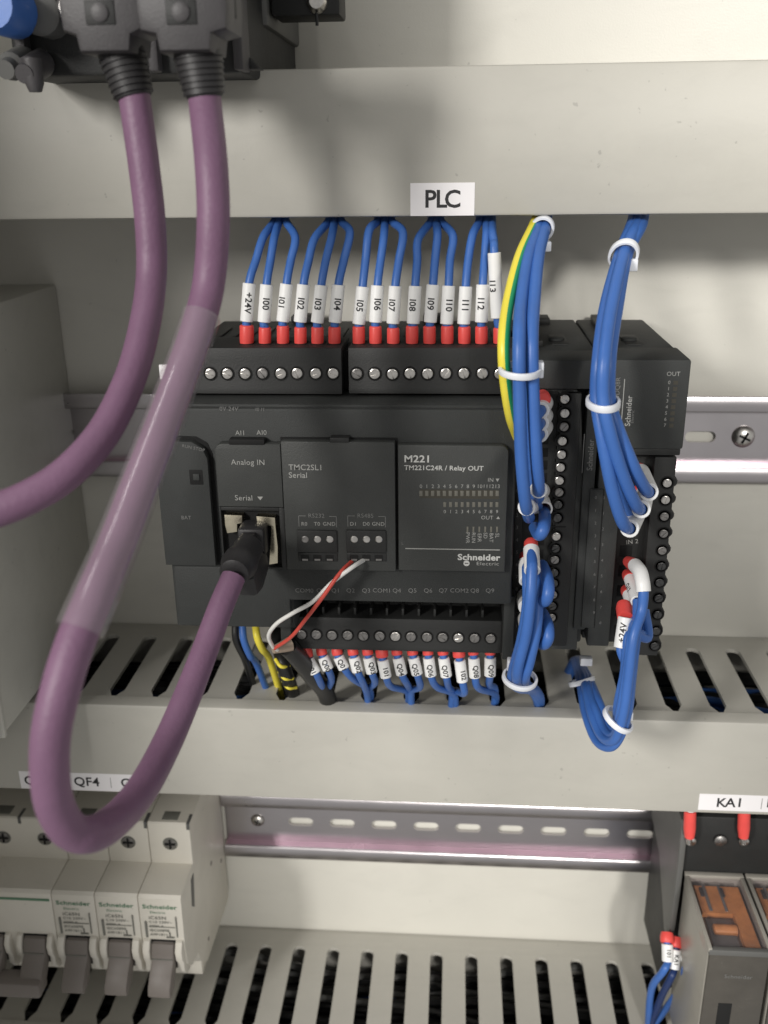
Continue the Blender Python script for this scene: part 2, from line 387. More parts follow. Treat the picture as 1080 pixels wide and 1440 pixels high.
# ------------------------------------------------------------------ DIN rails
def rail(zc, x0, x1, slots, label, h=35, slot_l=12.0, slot_h=4.6):
    t = thing('mounting_rail', V((x0+x1)/2, 0, zc-h/2), label, 'rail', 'slotted metal mounting rails')
    zt, zb = zc+h/2, zc-h/2
    for sgn, za in ((1, zt), (-1, zb)):
        part('rail_leg', B().prism([(1.2, za-sgn*5.2), (6.3, za-sgn*5.2), (6.3, za-sgn*6.2), (1.2, za-sgn*6.2)], 'x', x0, x1), 'zpink' if sgn < 0 else 'zinc', t)
        part('rail_lip', B().prism([(6.3, za-sgn*6.25), (6.3, za-sgn*.4), (6.7, za), (7.3, za), (7.6, za-sgn*.4), (7.6, za-sgn*5.7), (7.2, za-sgn*6.25)], 'x', x0, x1), 'zinc', t)
    wz0, wz1 = zb+5.2, zt-5.2
    part('rail_web', B().box(x0, x1, .9, 2.2, zc+slot_h/2, wz1).box(x0, x1, .9, 2.2, wz0, zc-slot_h/2), 'zinc', t)
    b = B(); xs = sorted(slots); e = x0
    for s_ in xs:
        # bridge between two slots with round ends
        l, r_ = e, s_-slot_l/2+slot_h/2
        hs = slot_h/2
        poly = []
        if e == x0: poly += [(x0, zc-hs), ]
        else: poly += [(e-hs*math.cos(R(a)) if 0 else e-hs+hs*(1-math.cos(R(a)))*1.0, zc-hs+0) for a in ()]
        def arc(cx, sgn, rev):
            pts = [(cx+sgn*hs*math.cos(R(a)), zc+hs*math.sin(R(a))) for a in range(-90, 91, 18)]
            return pts[::-1] if rev else pts
        # polygon: from bottom-left round left slot's right end, to top, then right slot's left end
        if e == x0: left = [(x0, zc-hs), (x0, zc+hs)]
        else: left = arc(e, 1, False)
        right = arc(r_, -1, True)
        b.prism(left+right, 'd', .9, 2.2)
        e = s_+slot_l/2-slot_h/2
    b.prism(([(x0, zc-hs), (x0, zc+hs)] if not xs else [(e+hs*math.cos(R(a)), zc+hs*math.sin(R(a))) for a in range(-90, 91, 18)])+[(x1, zc+hs), (x1, zc-hs)], 'd', .9, 2.2)
    part('slot_bridge', b, 'zinc', t)
    return t
def big_screw(p, r, label, grp='rail fixing screws'):
    b = B()
    prof = [(-1, r*.9), (0, r)]+[(r*.62*math.sin(R(a)), r*math.cos(R(a))) for a in range(15, 76, 12)]
    b.lathe(p, p+Vector((0, -1, 0)), prof, 24)
    o = single('fixing_screw', b, 'screw', label, 'screw', grp, at=p)
    me = B()
    for a in (25, 115):
        q = B().box(-r*.5, r*.5, r*.40, r*.66, -r*.09, r*.09).mesh('cross_recess', 'dark')
        q.transform(Matrix.Rotation(R(a), 4, 'Y'))
        inst('cross_recess', q, p, o)
    me.bm.free()
z1c = (Z(1020, 559, 7)+Z(1020, 678, 7))/2
sx = X(985, 612, 2)
rail(z1c, -240, 200, [sx+20*k for k in range(-16, 5) if k != 1], 'upper slotted rail behind the controller, seen at its left and right')
big_screw(V(X(1047, 615, 4), 2, z1c+.3), 4.6, 'round cross-head screw holding the upper rail right of the controller')
z2c = Z(560, 1160, 2)-.2
sl0 = X(540, 1160, 2)
rail(z2c, X(318, 1160, 2), 190, [sl0+19.9*k for k in range(-2, 8)], 'lower slotted rail between the breakers and the relays')
big_screw(V(X(362, 1153, 3), 2, z2c+.2), 3.4, 'round screw at the left end of the lower rail beside the breakers')

# ------------------------------------------------------------------ metal box at the left edge
bx1 = X(78, 400, 0)+.4
t = thing('equipment_box', V(bx1-30, 0, -192), 'pale grey metal box standing out at the left edge above the lower duct', 'equipment box')
zt = Z(78, 400, 1)
part('box_body', B().box(bx1-70, bx1, .5, 118, -190.5, zt, 1.0), 'box', t)
part('box_lid', B().box(bx1-71, bx1+.9, 95, 97, -191, zt+.8, .4), 'box', t)
single('dark_strip', B().tube([P(-30, 1060, 78), P(8, 1014, 76), P(38, 975, 70), P(64, 945, 55), P(78, 925, 40)], 1.5, 10), 'blk2',  # thin black tube along the line where box and duct meet
       'thin black strip running along the bottom of the grey box at left', 'cord', at=P(8, 1014, 76))

# ================================================================== CONTROLLER
PX0, PX1 = -91.0, 19.4
plc = thing('programmable_controller', V(-36, 8, -159), 'charcoal programmable controller marked M221 and TM221C24R with two screw terminal rows', 'controller')
part('housing', B().box(PX0+1, PX1, 6, 73, -157, -59.4, 1.0), 'plc', plc)
zc0, zc1 = Z(560, 850, 98), -70.0
# centre body with the cut-away for the lower terminals
cb = [(PX0+.3, zc1), (PX1-.3, zc1), (PX1-.3, zc0), (X(412, 850, 98), zc0), (X(412, 850, 98), -145.5), (PX0+.3, -145.5)]
part('centre_body', B().prism(cb, 'd', 60, 96, .6), 'plc', plc)
part('front_cover', B().box(PX0+.9, PX1-.6, 94, 98, zc0+.6, zc1-.8, .9), 'plc', plc)
part('lower_left_cover', B().box(PX0+1.5, X(410, 850, 96), 92, 98.2, -144.5, -122.8, .8), 'plc', plc)
# swing flap at the left
fx1 = X(297, 700, 101)
fl = [(PX0, -121.5), (fx1-.2, -121.5), (fx1-.2, -86), (fx1-1.6, -82.5), (fx1-4.8, -80.6), (PX0, -80.2)]
part('flap_gap', B().prism([(x+(.9 if x > PX0+1 else 0), z+(.9 if z > -100 else -.6)) for x, z in fl], 'd', 96, 98.25), 'dark', plc)
fo = part('swing_flap', B().prism(fl, 'd', 97, 101, .5), 'plc', plc)
part('latch_opening', B().box(X(266, 670, 101), X(286, 670, 101), 99, 101.08, Z(270, 682, 101), Z(270, 660, 101), .3), 'dark', fo)
part('latch_tooth', B().box(X(272, 672, 101), X(281, 672, 101), 100, 101.5, Z(270, 675, 101), Z(270, 666, 101), .2), 'plc', fo)
text('RUN STOP', X(272, 630, 101), 101.1, Z(272, 630, 101), 1.0, 'printd', fo, rot=-12)
text('BAT', X(262, 728, 101), 101.1, Z(262, 728, 101), 1.2, 'printd', fo)
# analog and serial column
ax0, ax1 = X(302, 640, 101), X(395, 640, 101)
az0, az1 = Z(350, 713, 101), Z(350, 624, 101)
an = part('analog_cover', B().prism(rr(ax0, ax1, az0, az1, 2.6, corners=(0, 0, 0, 1)), 'd', 97.5, 101.2, .5), 'panel', plc)
part('finger_notch', B().box(X(322, 622, 101), X(372, 622, 101), 98, 101.3, az1-.4, az1+1.4, .3), 'dark', plc)
text('AI1', X(338, 609, 98), 98.1, Z(338, 609, 98), 1.5, 'print', plc); text('AI0', X(368, 608.5, 98), 98.1, Z(368, 608.5, 98), 1.5, 'print', plc)
text('Analog IN', X(349, 650, 101), 101.3, Z(349, 650, 101), 1.7, 'print', an)
text('Serial', X(343, 700, 101), 101.3, Z(343, 700, 101), 1.7, 'print', an)
part('lettering', B().prism([(X(362, 698, 101), Z(362, 698, 101)), (X(370, 698, 101), Z(362, 698, 101)), (X(366, 698, 101), Z(362, 703, 101))], 'd', 101.2, 101.26), 'print', an)
jz0 = Z(350, 800, 101)
fr = B()
jx0, jx1, jzt, jzb = X(313, 755, 101), X(394, 755, 101), Z(350, 719, 101), Z(350, 798, 101)
fr.box(ax0, jx0, 96, 100.6, jz0, az0-.25, .2).box(jx1, ax1, 96, 100.6, jz0, az0-.25, .2).box(jx0, jx1, 96, 100.6, jzt, az0-.25, .2).box(jx0, jx1, 96, 100.6, jz0, jzb, .2)
part('jack_surround', fr, 'black', plc)
part('jack_opening', B().box(jx0, jx1, 94, 98.4, jzb, jzt), 'dark', plc)
def gp(poly, a, c): return B().prism([(X(px, py, 101), Z(px, py, 101)) for px, py in poly], 'd', a, c, .15)
j = part('socket_shield', gp([(316, 723), (341, 724), (341, 735), (334, 736), (334, 747), (320, 749), (317, 738)], 98.4, 101.6), 'gold', plc)
part('socket_shield', gp([(361, 725), (387, 727), (388, 741), (383, 741), (381, 739), (362, 735)], 98.4, 101.6), 'gold', plc)
part('socket_shield', gp([(382, 739), (388, 741), (391, 768), (391, 791), (379, 793), (381, 762)], 98.4, 101.6), 'gold', plc)
# serial cartridge
cx0, cx1 = X(398.5, 700, 101), X(556, 700, 101); cz0, cz1 = Z(478, 802, 101), Z(478, 621, 101)
part('cartridge_gap', B().box(cx0-.5, cx1+.6, 97.5, 98.3, cz0-.5, cz1+.5), 'dark', plc)
ca = part('serial_cartridge', B().box(cx0, cx1, 98, 101.2, cz0, cz1, .45), 'panel', plc)
part('release_tab', B().box(X(464, 617, 101), X(491, 617, 101), 98, 101.6, cz1-.2, cz1+1.3, .3), 'black', plc)
def tl(s, px, py, cap, m='print', al='LEFT', bold=0, parent=None, d=101.3, rot=0, sx=1): return text(s, X(px, py, 101), d, Z(px, py, 101), cap, m, parent or ca, al, rot, bold, sx=sx)
tl('TMC2SL1', 406, 657, 1.75, bold=.02); tl('Serial', 406, 668, 1.75, bold=.02)
for x0, nm, lets in ((418, 'RS232', ('RxD', 'TxD', 'COM')), (487, 'RS485', ('D1', 'D0', 'COM'))):
    x1 = x0+54
    tl(nm, (x0+x1)/2, 725, 1.35, 'printd', 'CENTER')
    br = B()
    for a, c_, e_, f_ in ((x0+2, 725, x0+2, 740), (x1+1, 726, x1+1, 741)):
        br.box(X(a, c_, 101)-.09, X(a, c_, 101)+.09, 101.2, 101.27, Z(a, f_, 101), Z(a, c_, 101))
    br.box(X(x0+2, 725, 101), X(x0+12, 725, 101), 101.2, 101.27, Z(x0, 725, 101)-.09, Z(x0, 725, 101)+.09)
    br.box(X(x1-9, 726, 101), X(x1+1, 726, 101), 101.2, 101.27, Z(x1, 726, 101)-.09, Z(x1, 726, 101)+.09)
    part('bracket_line', br, 'printd', ca)
    for k, s_ in enumerate(('R0', 'T0', 'GND') if nm == 'RS232' else ('D1', 'D0', 'GND')): tl(s_, (x0+10, x0+28, x0+45)[k], 736.5, 1.2, 'print', 'CENTER')
    ty0, ty1 = Z(x0, 790, 102), Z(x0, 746, 102); tx0, tx1 = X(x0, 768, 102), X(x1+2, 768, 102)
    tb = part('small_terminal_block', B().box(tx0, tx1, 100, 101.9, Z(x0, 777, 102), ty1, .25).box(tx0, tx1, 100, 101.5, ty0, Z(x0, 778, 102), .2), 'black', ca)
    for k in range(3):
        cxp = x0+11+k*17.3
        p = P(cxp, 758.5, 101.9)
        sc_ = B().lathe(p+Vector((0, .3, 0)), p+Vector((0, -1, 0)), [(0, 1.15), (.4, 1.15), (.6, .9)], 14); part('screw', sc_, 'screw' if k else ('dscrew' if x0 < 450 else 'screw'), tb)
        q = P(cxp, 784.5, 101.5); part('wire_entry', B().box(q.x-1.3, q.x+1.3, 101.3, 101.56, q.z-1.0, q.z+1.0), 'dark', tb)
        part('clamp', B().box(q.x-.9, q.x+.9, 101.4, 101.64, q.z-.9, q.z-.3), 'dscrew', tb)
# M221 panel
mx0, mx1 = X(559.5, 700, 101), X(713.5, 700, 101); mz0, mz1 = Z(640, 804, 101), Z(640, 626, 101)
mp = part('model_panel', B().prism(rr(mx0, mx1, mz0, mz1, 2.4, corners=(0, 0, 1, 0)), 'd', 97.5, 101.0, .7), 'panel', plc)
def tm(s, px, py, cap, m='print', al='LEFT', bold=0, rot=0, sx=1): return text(s, X(px, py, 101), 101.1, Z(px, py, 101), cap, m, mp, al, rot, bold, sx=sx)
tm('M221', 568, 645.5, 2.1, 'white', bold=.07, sx=1.15)
tm('TM221C24R / Relay OUT', 568.5, 657.8, 1.45, 'white', bold=.03, sx=1.03)
tm('IN', 690, 675, 1.2, 'print', 'CENTER'); part('lettering', B().prism([(X(697, 675, 101)+dx, Z(697, 675, 101)+dz) for dx, dz in ((0, .45), (1.1, .45), (.55, -.55))], 'd', 101, 101.06), 'print', mp)
lx = [592+8.25*k for k in range(14)]
for k, px in enumerate(lx):
    tm(str(k), px, 684, 1.15, 'print', 'CENTER')
    part('led', B().box(X(px, 693.5, 101)-.50, X(px, 693.5, 101)+.50, 100.9, 101.16, Z(px, 697.5, 101), Z(px, 690, 101), .08), 'led', mp)
part('led_strip', B().box(X(590, 694, 101), X(702, 694, 101), 100.9, 101.04, Z(640, 701, 101), Z(640, 688.5, 101)), 'brown', mp)
for k, px in enumerate([625.5+8.15*k for k in range(10)]):
    part('led', B().box(X(px, 709, 101)-.45, X(px, 709, 101)+.45, 100.9, 101.14, Z(px, 713, 101), Z(px, 706, 101), .08), 'led', mp)
    tm(str(k), px, 719.5, 1.1, 'print', 'CENTER')
tm('OUT', 685, 728, 1.2, 'print', 'CENTER'); part('lettering', B().prism([(X(698, 728, 101)+dx, Z(698, 728, 101)+dz) for dx, dz in ((0, -.4), (1.1, -.4), (.55, .5))], 'd', 101, 101.06), 'print', mp)
for k, s_ in enumerate(('PWR', 'RUN', 'ERR', 'SD', 'BAT', 'SL')):
    px = 657.5+8.3*k
    tm(s_, px, 756 if len(s_) > 2 else 753, 1.15, 'print', 'CENTER', rot=-90)
    part('led', B().box(X(px, 744, 101)-.28, X(px, 744, 101)+.28, 100.9, 101.14, Z(px, 748.5, 101), Z(px, 740.5, 101), .06), 'led', mp)
part('divider_line', B().box(X(570, 771.5, 101), X(703, 773, 101), 100.9, 101.08, Z(640, 773, 101), Z(640, 771.7, 101)), 'print', mp)
tm('Schneider', 703, 784.5, 1.95, 'white', 'RIGHT', bold=.09, sx=1.12); tm('Electric', 702, 793, 1.15, 'print', 'RIGHT', sx=1.35)
pe = P(656, 792, 101)
part('emblem', B().lathe(pe+Vector((0, .1, 0)), pe+Vector((0, -1, 0)), [(0, .95), (.2, .95)], 20), 'white', mp)
part('emblem', B().box(pe.x-.55, pe.x+.55, 100.9, 101.16, pe.z-.13, pe.z+.13), 'panel', mp)
text('L', X(566, 764, 101), 101.1, Z(566, 764, 101), .9, 'printd', mp)
# printed terminal names
for s_, px in zip(('COM0', 'Q0', 'Q1', 'Q2', 'Q3', 'COM1', 'Q4', 'Q5', 'Q6', 'Q7', 'COM2', 'Q8', 'Q9'), (428, 451, 472, 493, 515, 537, 558, 580, 602, 623, 646, 667.5, 689)):
    text(s_, X(px, 830.5, 98), 98.1, Z(px, 830.5, 98), 1.45, 'printd', plc)
text('0V 24V', X(322, 575, 98), 98.1, Z(322, 575, 98), 1.3, 'printd', plc); text('I0 I1', X(366, 576, 98), 98.1, Z(366, 576, 98), 1.1, 'printd', plc)
# terminal rows
def bar(px0, px1, y0, y1, label, recess=False):
    x0, x1 = X(px0, (y0+y1)/2, 86), X(px1, (y0+y1)/2, 86); pm = (px0+px1)/2
    zt, zb = Z(pm, y0, 86), Z(pm, y1, 86)
    h = zt-zb
    pr = [(64, zt-.6), (84.2, zt-.6+.6), (85.2, zt-.3), (86, zt-h*.28), (86, zb+h*.25), (86.6, zb+h*.12), (86.6, zb), (64, zb)]
    o = part('terminal_row', B().prism(pr, 'x', x0, x1, .25), 'black', plc)
    return o, zt, zb
tA, zt, zb = bar(252, 480.5, 489, 553, '')
tB, _, _ = bar(490, 727, 489, 553, '')
part('row_gap', B().box(X(481, 520, 84), X(489.5, 520, 84), 64, 79, -69, -57), 'dark', plc)
screws([(270, 525), (296, 525.5), (320, 525.5), (345, 525.5), (369.5, 525), (395, 525.5), (418, 525), (444, 525), (468.5, 525)], 86, tA, .6)
screws([(502, 525.5), (527, 525.5), (552, 526), (576.5, 525), (601.5, 525.5), (627, 525), (652.5, 525), (678.5, 525), (703, 525.5)], 86, tB, .6)
# wire openings on top of the rows
for par, xs in ((tA, (347, 372, 397, 422, 447, 470)), (tB, (505, 529, 553, 579.5, 604, 629, 653, 677, 703))):
    for px in xs:
        p = P(px, 489, 79); part('wire_entry', B().box(p.x-2.1, p.x+2.1, 74, 81, zt-1.5, zt+.05, .1), 'dark', par)
tC, ztc, zbc = bar(412, 706, 871, 914, '')
screws([(424, 892), (445, 892), (467, 893), (489, 893), (511, 894), (534, 894), (556, 894.5), (578, 895), (600.5, 895.5), (622.5, 896), (644.5, 896.5), (667.5, 897), (690, 897.5)], 86, tC, .15)
part('terminal_recess', B().box(X(412, 860, 86), X(706, 860, 86), 72.5, 74, -147.5, zc0-.2), 'black', plc)
for k in range(12):
    px = 434+22.2*k; x = X(px, 862, 80)
    part('divider', B().box(x-.4, x+.4, 73, 83, -147.2, -144.0, .1), 'black', plc)
for x0p, x1p in ((396, 411), (706.5, 722)):
    part('side_cheek', B().box(X(x0p, 890, 88), X(x1p, 890, 88), 60, 90, -158.8, zc0-.3, .6), 'plc', plc)
# top surface details
for px in range(300, 700, 22):
    a = P(px, 470, 50); part('vent_rib', B().box(a.x-.7, a.x+.7, 24, 50, -59.6, -58.9, .1), 'black', plc)
part('rail_clip', B().box(-62, -52, 5, 14, -59, -56.5, .5).box(-12, -2, 5, 14, -59, -56.5, .5), 'black', plc)
single('paper_tag', B().box(X(223, 523, 88), X(236, 523, 88), 86, 87.2, Z(230, 534, 88), Z(230, 514, 88)), 'tape', 'tiny white paper tag at the upper left corner of the controller', 'tag', at=P(230, 523, 88))

# ================================================================== EXPANSION MODULES
m1x0, m1x1, m2x1 = 20.2, 45.2, 70.6
g = 'expansion modules beside the controller'
m1 = thing('expansion_module', V(32, 8, -159), 'narrow expansion module between the controller and the end module, wired on its left column', 'expansion module', g)
part('housing', B().box(m1x0, m1x1-.3, 6, 76, -159, -59, .8), 'plc', m1)
part('top_cover', B().box(m1x0, m1x1-.4, 70, 86, -67.4, -58.4, .7), 'plc', m1)
# chamfered frame round the terminals
fx = [X(731, 545, 86), X(808, 545, 86), X(822, 560, 86)]
fp = [(fx[0], -158.5), (fx[0], Z(760, 543, 86)), (X(805, 543, 86), Z(760, 543, 86)), (X(819, 556, 86), Z(800, 558, 86)), (X(826, 700, 84), -110), (X(826, 700, 84), -158.5)]
part('terminal_frame', B().prism(fp, 'd', 70, 82.5, .6), 'panel', m1)
tbx0, tbx1 = X(742, 700, 84), X(812, 700, 84)
tD = part('terminal_column', B().box(tbx0+9.0, tbx1-.6, 78, 84.6, -156, Z(790, 552, 84), .5), 'black', m1)
tE = part('wire_column', B().box(tbx0-2.4, tbx0+8.4, 78, 83.2, -156, Z(770, 552, 84), .5), 'black', m1)
scr1 = [(794, 561), (794, 581), (793, 600), (790.5, 620), (789.5, 639), (788, 657), (786.5, 675.5), (786, 692), (784.5, 709.5), (783.5, 728), (782, 754), (781, 771), (780, 787), (779, 805), (778.5, 820), (777.5, 836), (776.5, 852), (775.5, 868)]
bright = {0, 1, 3, 4, 5, 6, 10}
for k, (px, py) in enumerate(scr1):
    p = P(px, py, 84.6); inst('screw_hole', HOLE, p, tD)
    inst('screw', MS[k % 2] if k in bright else MS[2+k*3 % 5], p, tD)
part('row_gap', B().box(X(772, 741, 85), X(796, 741, 85), 84, 84.75, Z(784, 742.2, 85), Z(784, 740.4, 85)), 'dark', m1)
for k in range(18):
    py = 565+17.8*k; p = P(766-.9*k/1.2, py, 83.2)
    part('wire_entry', B().box(p.x-1.7, p.x+1.7, 82.9, 83.3, p.z-1.5, p.z+1.5, .08), 'dark', m1)
part('marking_strip', B().box(X(724.5, 720, 86), X(736, 720, 86), 80, 84, -156, -78, .3), 'black', m1)
for k in range(14):
    text(str(k % 10), X(727.5-.1*k, 690+17.3*k, 84), 84.1, Z(727, 690+17.3*k, 84), 1.2, 'printd', m1)
rt = part('right_front', B().box(X(819, 700, 86), m1x1-.4, 76, 84, -150, -68.2, .5), 'plc', m1)
part('divider_line', B().box(X(820, 640, 84)-.12, X(820, 640, 84)+.12, 84, 84.06, Z(820, 665, 84), Z(820, 610, 84)), 'printd', rt)
text('Schneider', X(830.5, 640, 84), 84.12, Z(830.5, 640, 84), 1.7, 'printd', rt, rot=90, bold=.05)
part('door_panel', B().box(X(826, 760, 86), X(845, 760, 86), 83, 84.8, Z(835, 886, 86), Z(835, 690, 86), .4), 'plc', m1)
for k in range(10): text(str(k), X(838-.3*k, 700+18*k, 85), 84.9, Z(838, 700+18*k, 85), 1.0, 'printd', m1)
def latch(par, px, pz, dd):
    pass
for par, a, c_ in ((m1, (790, 462), (822, 500)), (m2 := None, (838, 470), (862, 500))):
    pass
m2 = thing('expansion_module', V(58, 8, -159), 'end expansion module at the right with a plain front cover over red-tipped wires', 'expansion module', g)
part('housing', B().box(m1x1+.2, m2x1, 6, 74, -158.5, -59, .8), 'plc', m2)
zc = Z(910, 632, 86)
co = part('front_cover', B().box(m1x1+2.2, m2x1, 66, 86, zc, -58.2, .8), 'plc', m2)
part('cover_lip', B().box(m1x1+2.2, m2x1-.3, 74, 84.4, zc-2.4, zc-.1, .4), 'black', m2)
part('divider_line', B().box(X(876, 565, 86)-.12, X(876, 565, 86)+.12, 86, 86.07, Z(876, 602, 86), Z(876, 533, 86)), 'print', co)
text('Schneider', X(884, 580, 86), 86.1, Z(884, 578, 86), 1.6, 'print', co, rot=90, bold=.04)
text('Electric', X(890, 580, 86), 86.1, Z(890, 586, 86), .9, 'printd', co, rot=90)
text('TM3DQ8R', X(868, 555, 86), 86.1, Z(868, 552, 86), 1.4, 'printd', co, rot=90)
text('OUT', X(947, 526, 86), 86.1, Z(947, 526, 86), 1.3, 'print', co)
for k in range(8):
    text(str(k), X(941-.9*k, 538+8.6*k, 86), 86.1, Z(941, 538+8.6*k, 86), 1.05, 'print', co)
    part('led', B().box(X(949-.9*k, 538+8.6*k, 86)-.4, X(949-.9*k, 538+8.6*k, 86)+.9, 85.9, 86.08, Z(949, 541+8.6*k, 86), Z(949, 535.5+8.6*k, 86)), 'brown', co)
mcx = X(909, 780, 84)
part('wire_well', B().box(X(866, 780, 80), mcx+1, 72, 77, -158, zc-2, .3), 'black', m2)
part('left_door', B().box(m1x1+.6, X(866, 780, 84), 72, 84, -156, zc-3, .5), 'plc', m2)
tF = part('terminal_column', B().box(mcx, m2x1-.9, 72, 83.4, -159.5, zc-3.2, .5), 'black', m2)
scr2 = [(938, 679), (935.6, 702.6), (934, 726), (933, 750), (931, 774), (930, 796), (927.5, 819), (926, 841), (924.5, 864), (922.5, 887), (920.5, 908)]
for k, (px, py) in enumerate(scr2):
    p = P(px, py, 83.4); inst('screw_hole', HOLE, p, tF)
    inst('screw', MS[k % 2] if k < 2 else (MS[2+k % 2] if k < 5 else MS[4+k % 3]), p, tF)
    q = P(955-1.6*k, py+2, 80)
    part('scallop', B().lathe(V(m2x1-1.6, 76, p.z), V(m2x1-1.6, 84, p.z), [(0, 1.9), (6.2, 1.9), (6.8, 1.5)], 12), 'black', m2)
for k in range(9):
    text(str(k), X(849-.6*k, 700+22*k, 84), 84.1, Z(849, 700+22*k, 84), 1.0, 'printd', m2)
pm = P(889, 762, 77.2)
text('IN 2', pm.x, 77.2, pm.z, 1.5, 'print', m2, rot=8)
for k in range(5):
    p = P(880-2*k, 775+28*k, 77); part('wire_entry', B().box(p.x-2, p.x+2, 76.6, 77.15, p.z-2, p.z+2, .1), 'dark', m2)
# latches and plugs on the top faces
for par, x, s_ in ((m1, 31, 1), (m2, 55, 1)):
    part('latch_lever', B().prism([(12, 0), (52, 0), (56, 1.2), (52, 2.2), (12, 2.2)], 'x', 0, 2.6).__class__() if 0 else B().box(x-5, x-2.4, 14, 62, -59.2, -56.9, .4), 'black', par)
    part('latch_slot', B().box(x+1, x+6.5, 40, 58, -59.1, -58.75, .1), 'black', par)
    part('latch_boss', B().lathe(V(x+3, 50, -59.2), V(x+3, 50, -50), [(0, 2.6), (1.1, 2.6), (1.4, 2.1)], 16), 'plc', par)
    part('rail_clip', B().box(x-4, x+4, 5, 16, -59.2, -57.2, .4), 'black', par)
part('latch_pin', B().box(21.5, 24.5, 48, 68, -59.2, -57.0, .4), 'black', m1)

# ================================================================== WIRES
def marked_wire(px, label, txt, group, pts, sa, sb, fa, fb, wr=1.3, so=2.0, fr_=1.95, cap=1.9, face=Vector((0, -1, .25)), t0=.5, ang=0, m='blue', rev=False):
    t = thing('marked_wire', fb, label, 'wire', group)
    part('insulation', B().tube(pts, wr, 12), m, t)
    s_ = part('marker_sleeve', sleeve_b(sa, sb, so, wr+.1), 'sleeve', t)
    if txt: wrap_text(txt, sb if rev else sa, sa if rev else sb, so, cap, s_, t0=t0, face=face, ang=ang)
    L = (Vector(fb)-Vector(fa)).length
    part('ferrule', B().lathe(fa, fb, [(0, fr_*.86), (.1, fr_*.93), (.5, fr_), (L*.6, fr_), (L, fr_*.84)], 18), 'red', t)
    return t
top = [  # sleeve top, sleeve bottom, ferrule bottom x, bend point, exit point, text
    ((350.5, 397), (346.5, 451), 347, (372, 333), (386, 302), '+24V'),
    ((375, 401), (371, 454), 372.5, (386, 336), (392, 302), 'I00'),
    ((403, 401), (397.5, 454), 398, (416, 332), (402, 302), 'I01'),
    ((427, 401), (422, 454), 422.5, (442, 334), (462, 302), 'I02'),
    ((452, 400), (446, 453), 446.5, (467, 328), (470, 302), 'I03'),
    ((476, 401), (471, 454), 470.5, (493, 330), (480, 302), 'I04'),
    ((510, 402), (504.5, 455), 504.5, (519, 329), (531, 302), 'I05'),
    ((531, 403), (528, 455), 528, (540, 333), (541, 302), 'I06'),
    ((556, 402), (552.5, 455), 553, (567, 331), (551, 302), 'I07'),
    ((584, 402), (581, 455), 579.5, (590, 333), (606, 302), 'I08'),
    ((609, 402), (605, 455), 604, (615, 330), (613, 302), 'I09'),
    ((631, 401), (628, 455), 629, (635, 330), (620, 302), 'I10'),
    ((655, 402), (652, 455), 653, (663, 328), (674, 302), 'I11'),
    ((679, 401), (677, 454), 677, (684, 332), (684, 302), 'I12'),
    ((695, 356), (699.5, 448), 702.5, (694, 326), (692, 302), 'I13'),
]
for k, (a, c_, fx_, bend, ex, tx) in enumerate(top):
    dd = 78
    f1 = P(fx_, 492, dd); jy = random.uniform(-1.6, 1.6); f0 = P(fx_, 459+jy if k else 457, dd)
    jz = random.uniform(-2.2, 1.2); sb_ = P(c_[0], c_[1]+jz, dd); sa_ = P(a[0], a[1]+jz, dd-1)
    up1 = P(a[0]+(bend[0]-a[0])*.45, a[1]+(bend[1]-a[1])*.5, dd-4)
    bd = P(bend[0]+random.uniform(-2, 2), bend[1]+random.uniform(-7, 6), 70); e1 = P(ex[0], ex[1]+9, 60); e2 = P(ex[0], ex[1]-6, 52); e3 = e2+Vector((0, 4, 14))
    lab = f'blue wire with white marker sleeve reading {tx} and red tip in the top terminals'
    marked_wire(fx_, lab, tx, 'marked wires into the top terminal row', [f0+Vector((0, 0, -3)), f0, sb_, sa_, up1, bd, e1, e2, e3], sa_, sb_, f0, f1,
                fr_=2.25 if k == 0 else 1.95, cap=2.0, so=2.0, ang=(-38 if k == 14 else random.uniform(-26, 26)), t0=.5)
# lower row
lowx = [(429.6, 444, 949), (451, 461.6, 944), (472.6, 484, 943), (495.4, 503, 947), (516, 523, 949), (536, 543, 955), (557, 565, 951), (579, 586.7, 951), (601, 606, 953), (622, 627.6, 954), (644.4, 650.4, 961), (665, 668, 955), (689, 689, 953)]
lowt = [458, 460, 516, 515, 517, 574, 575, 577, 636, 637, 638, 697, 699]
names = ['COM0', 'Q00', 'Q01', 'Q02', 'Q03', 'COM1', 'Q04', 'Q05', 'Q06', 'Q07', 'COM2', 'Q08', 'Q09']
lows = ['101', 'Q00', 'Q01', 'Q02', 'Q03', '101', 'Q04', 'Q05', 'Q06', 'Q07', '102', 'Q08', 'Q09']
ordn = ['first', 'second', 'third', 'fourth', 'fifth', 'sixth', 'seventh', 'eighth', 'ninth', 'tenth', 'eleventh', 'twelfth', 'thirteenth and last']
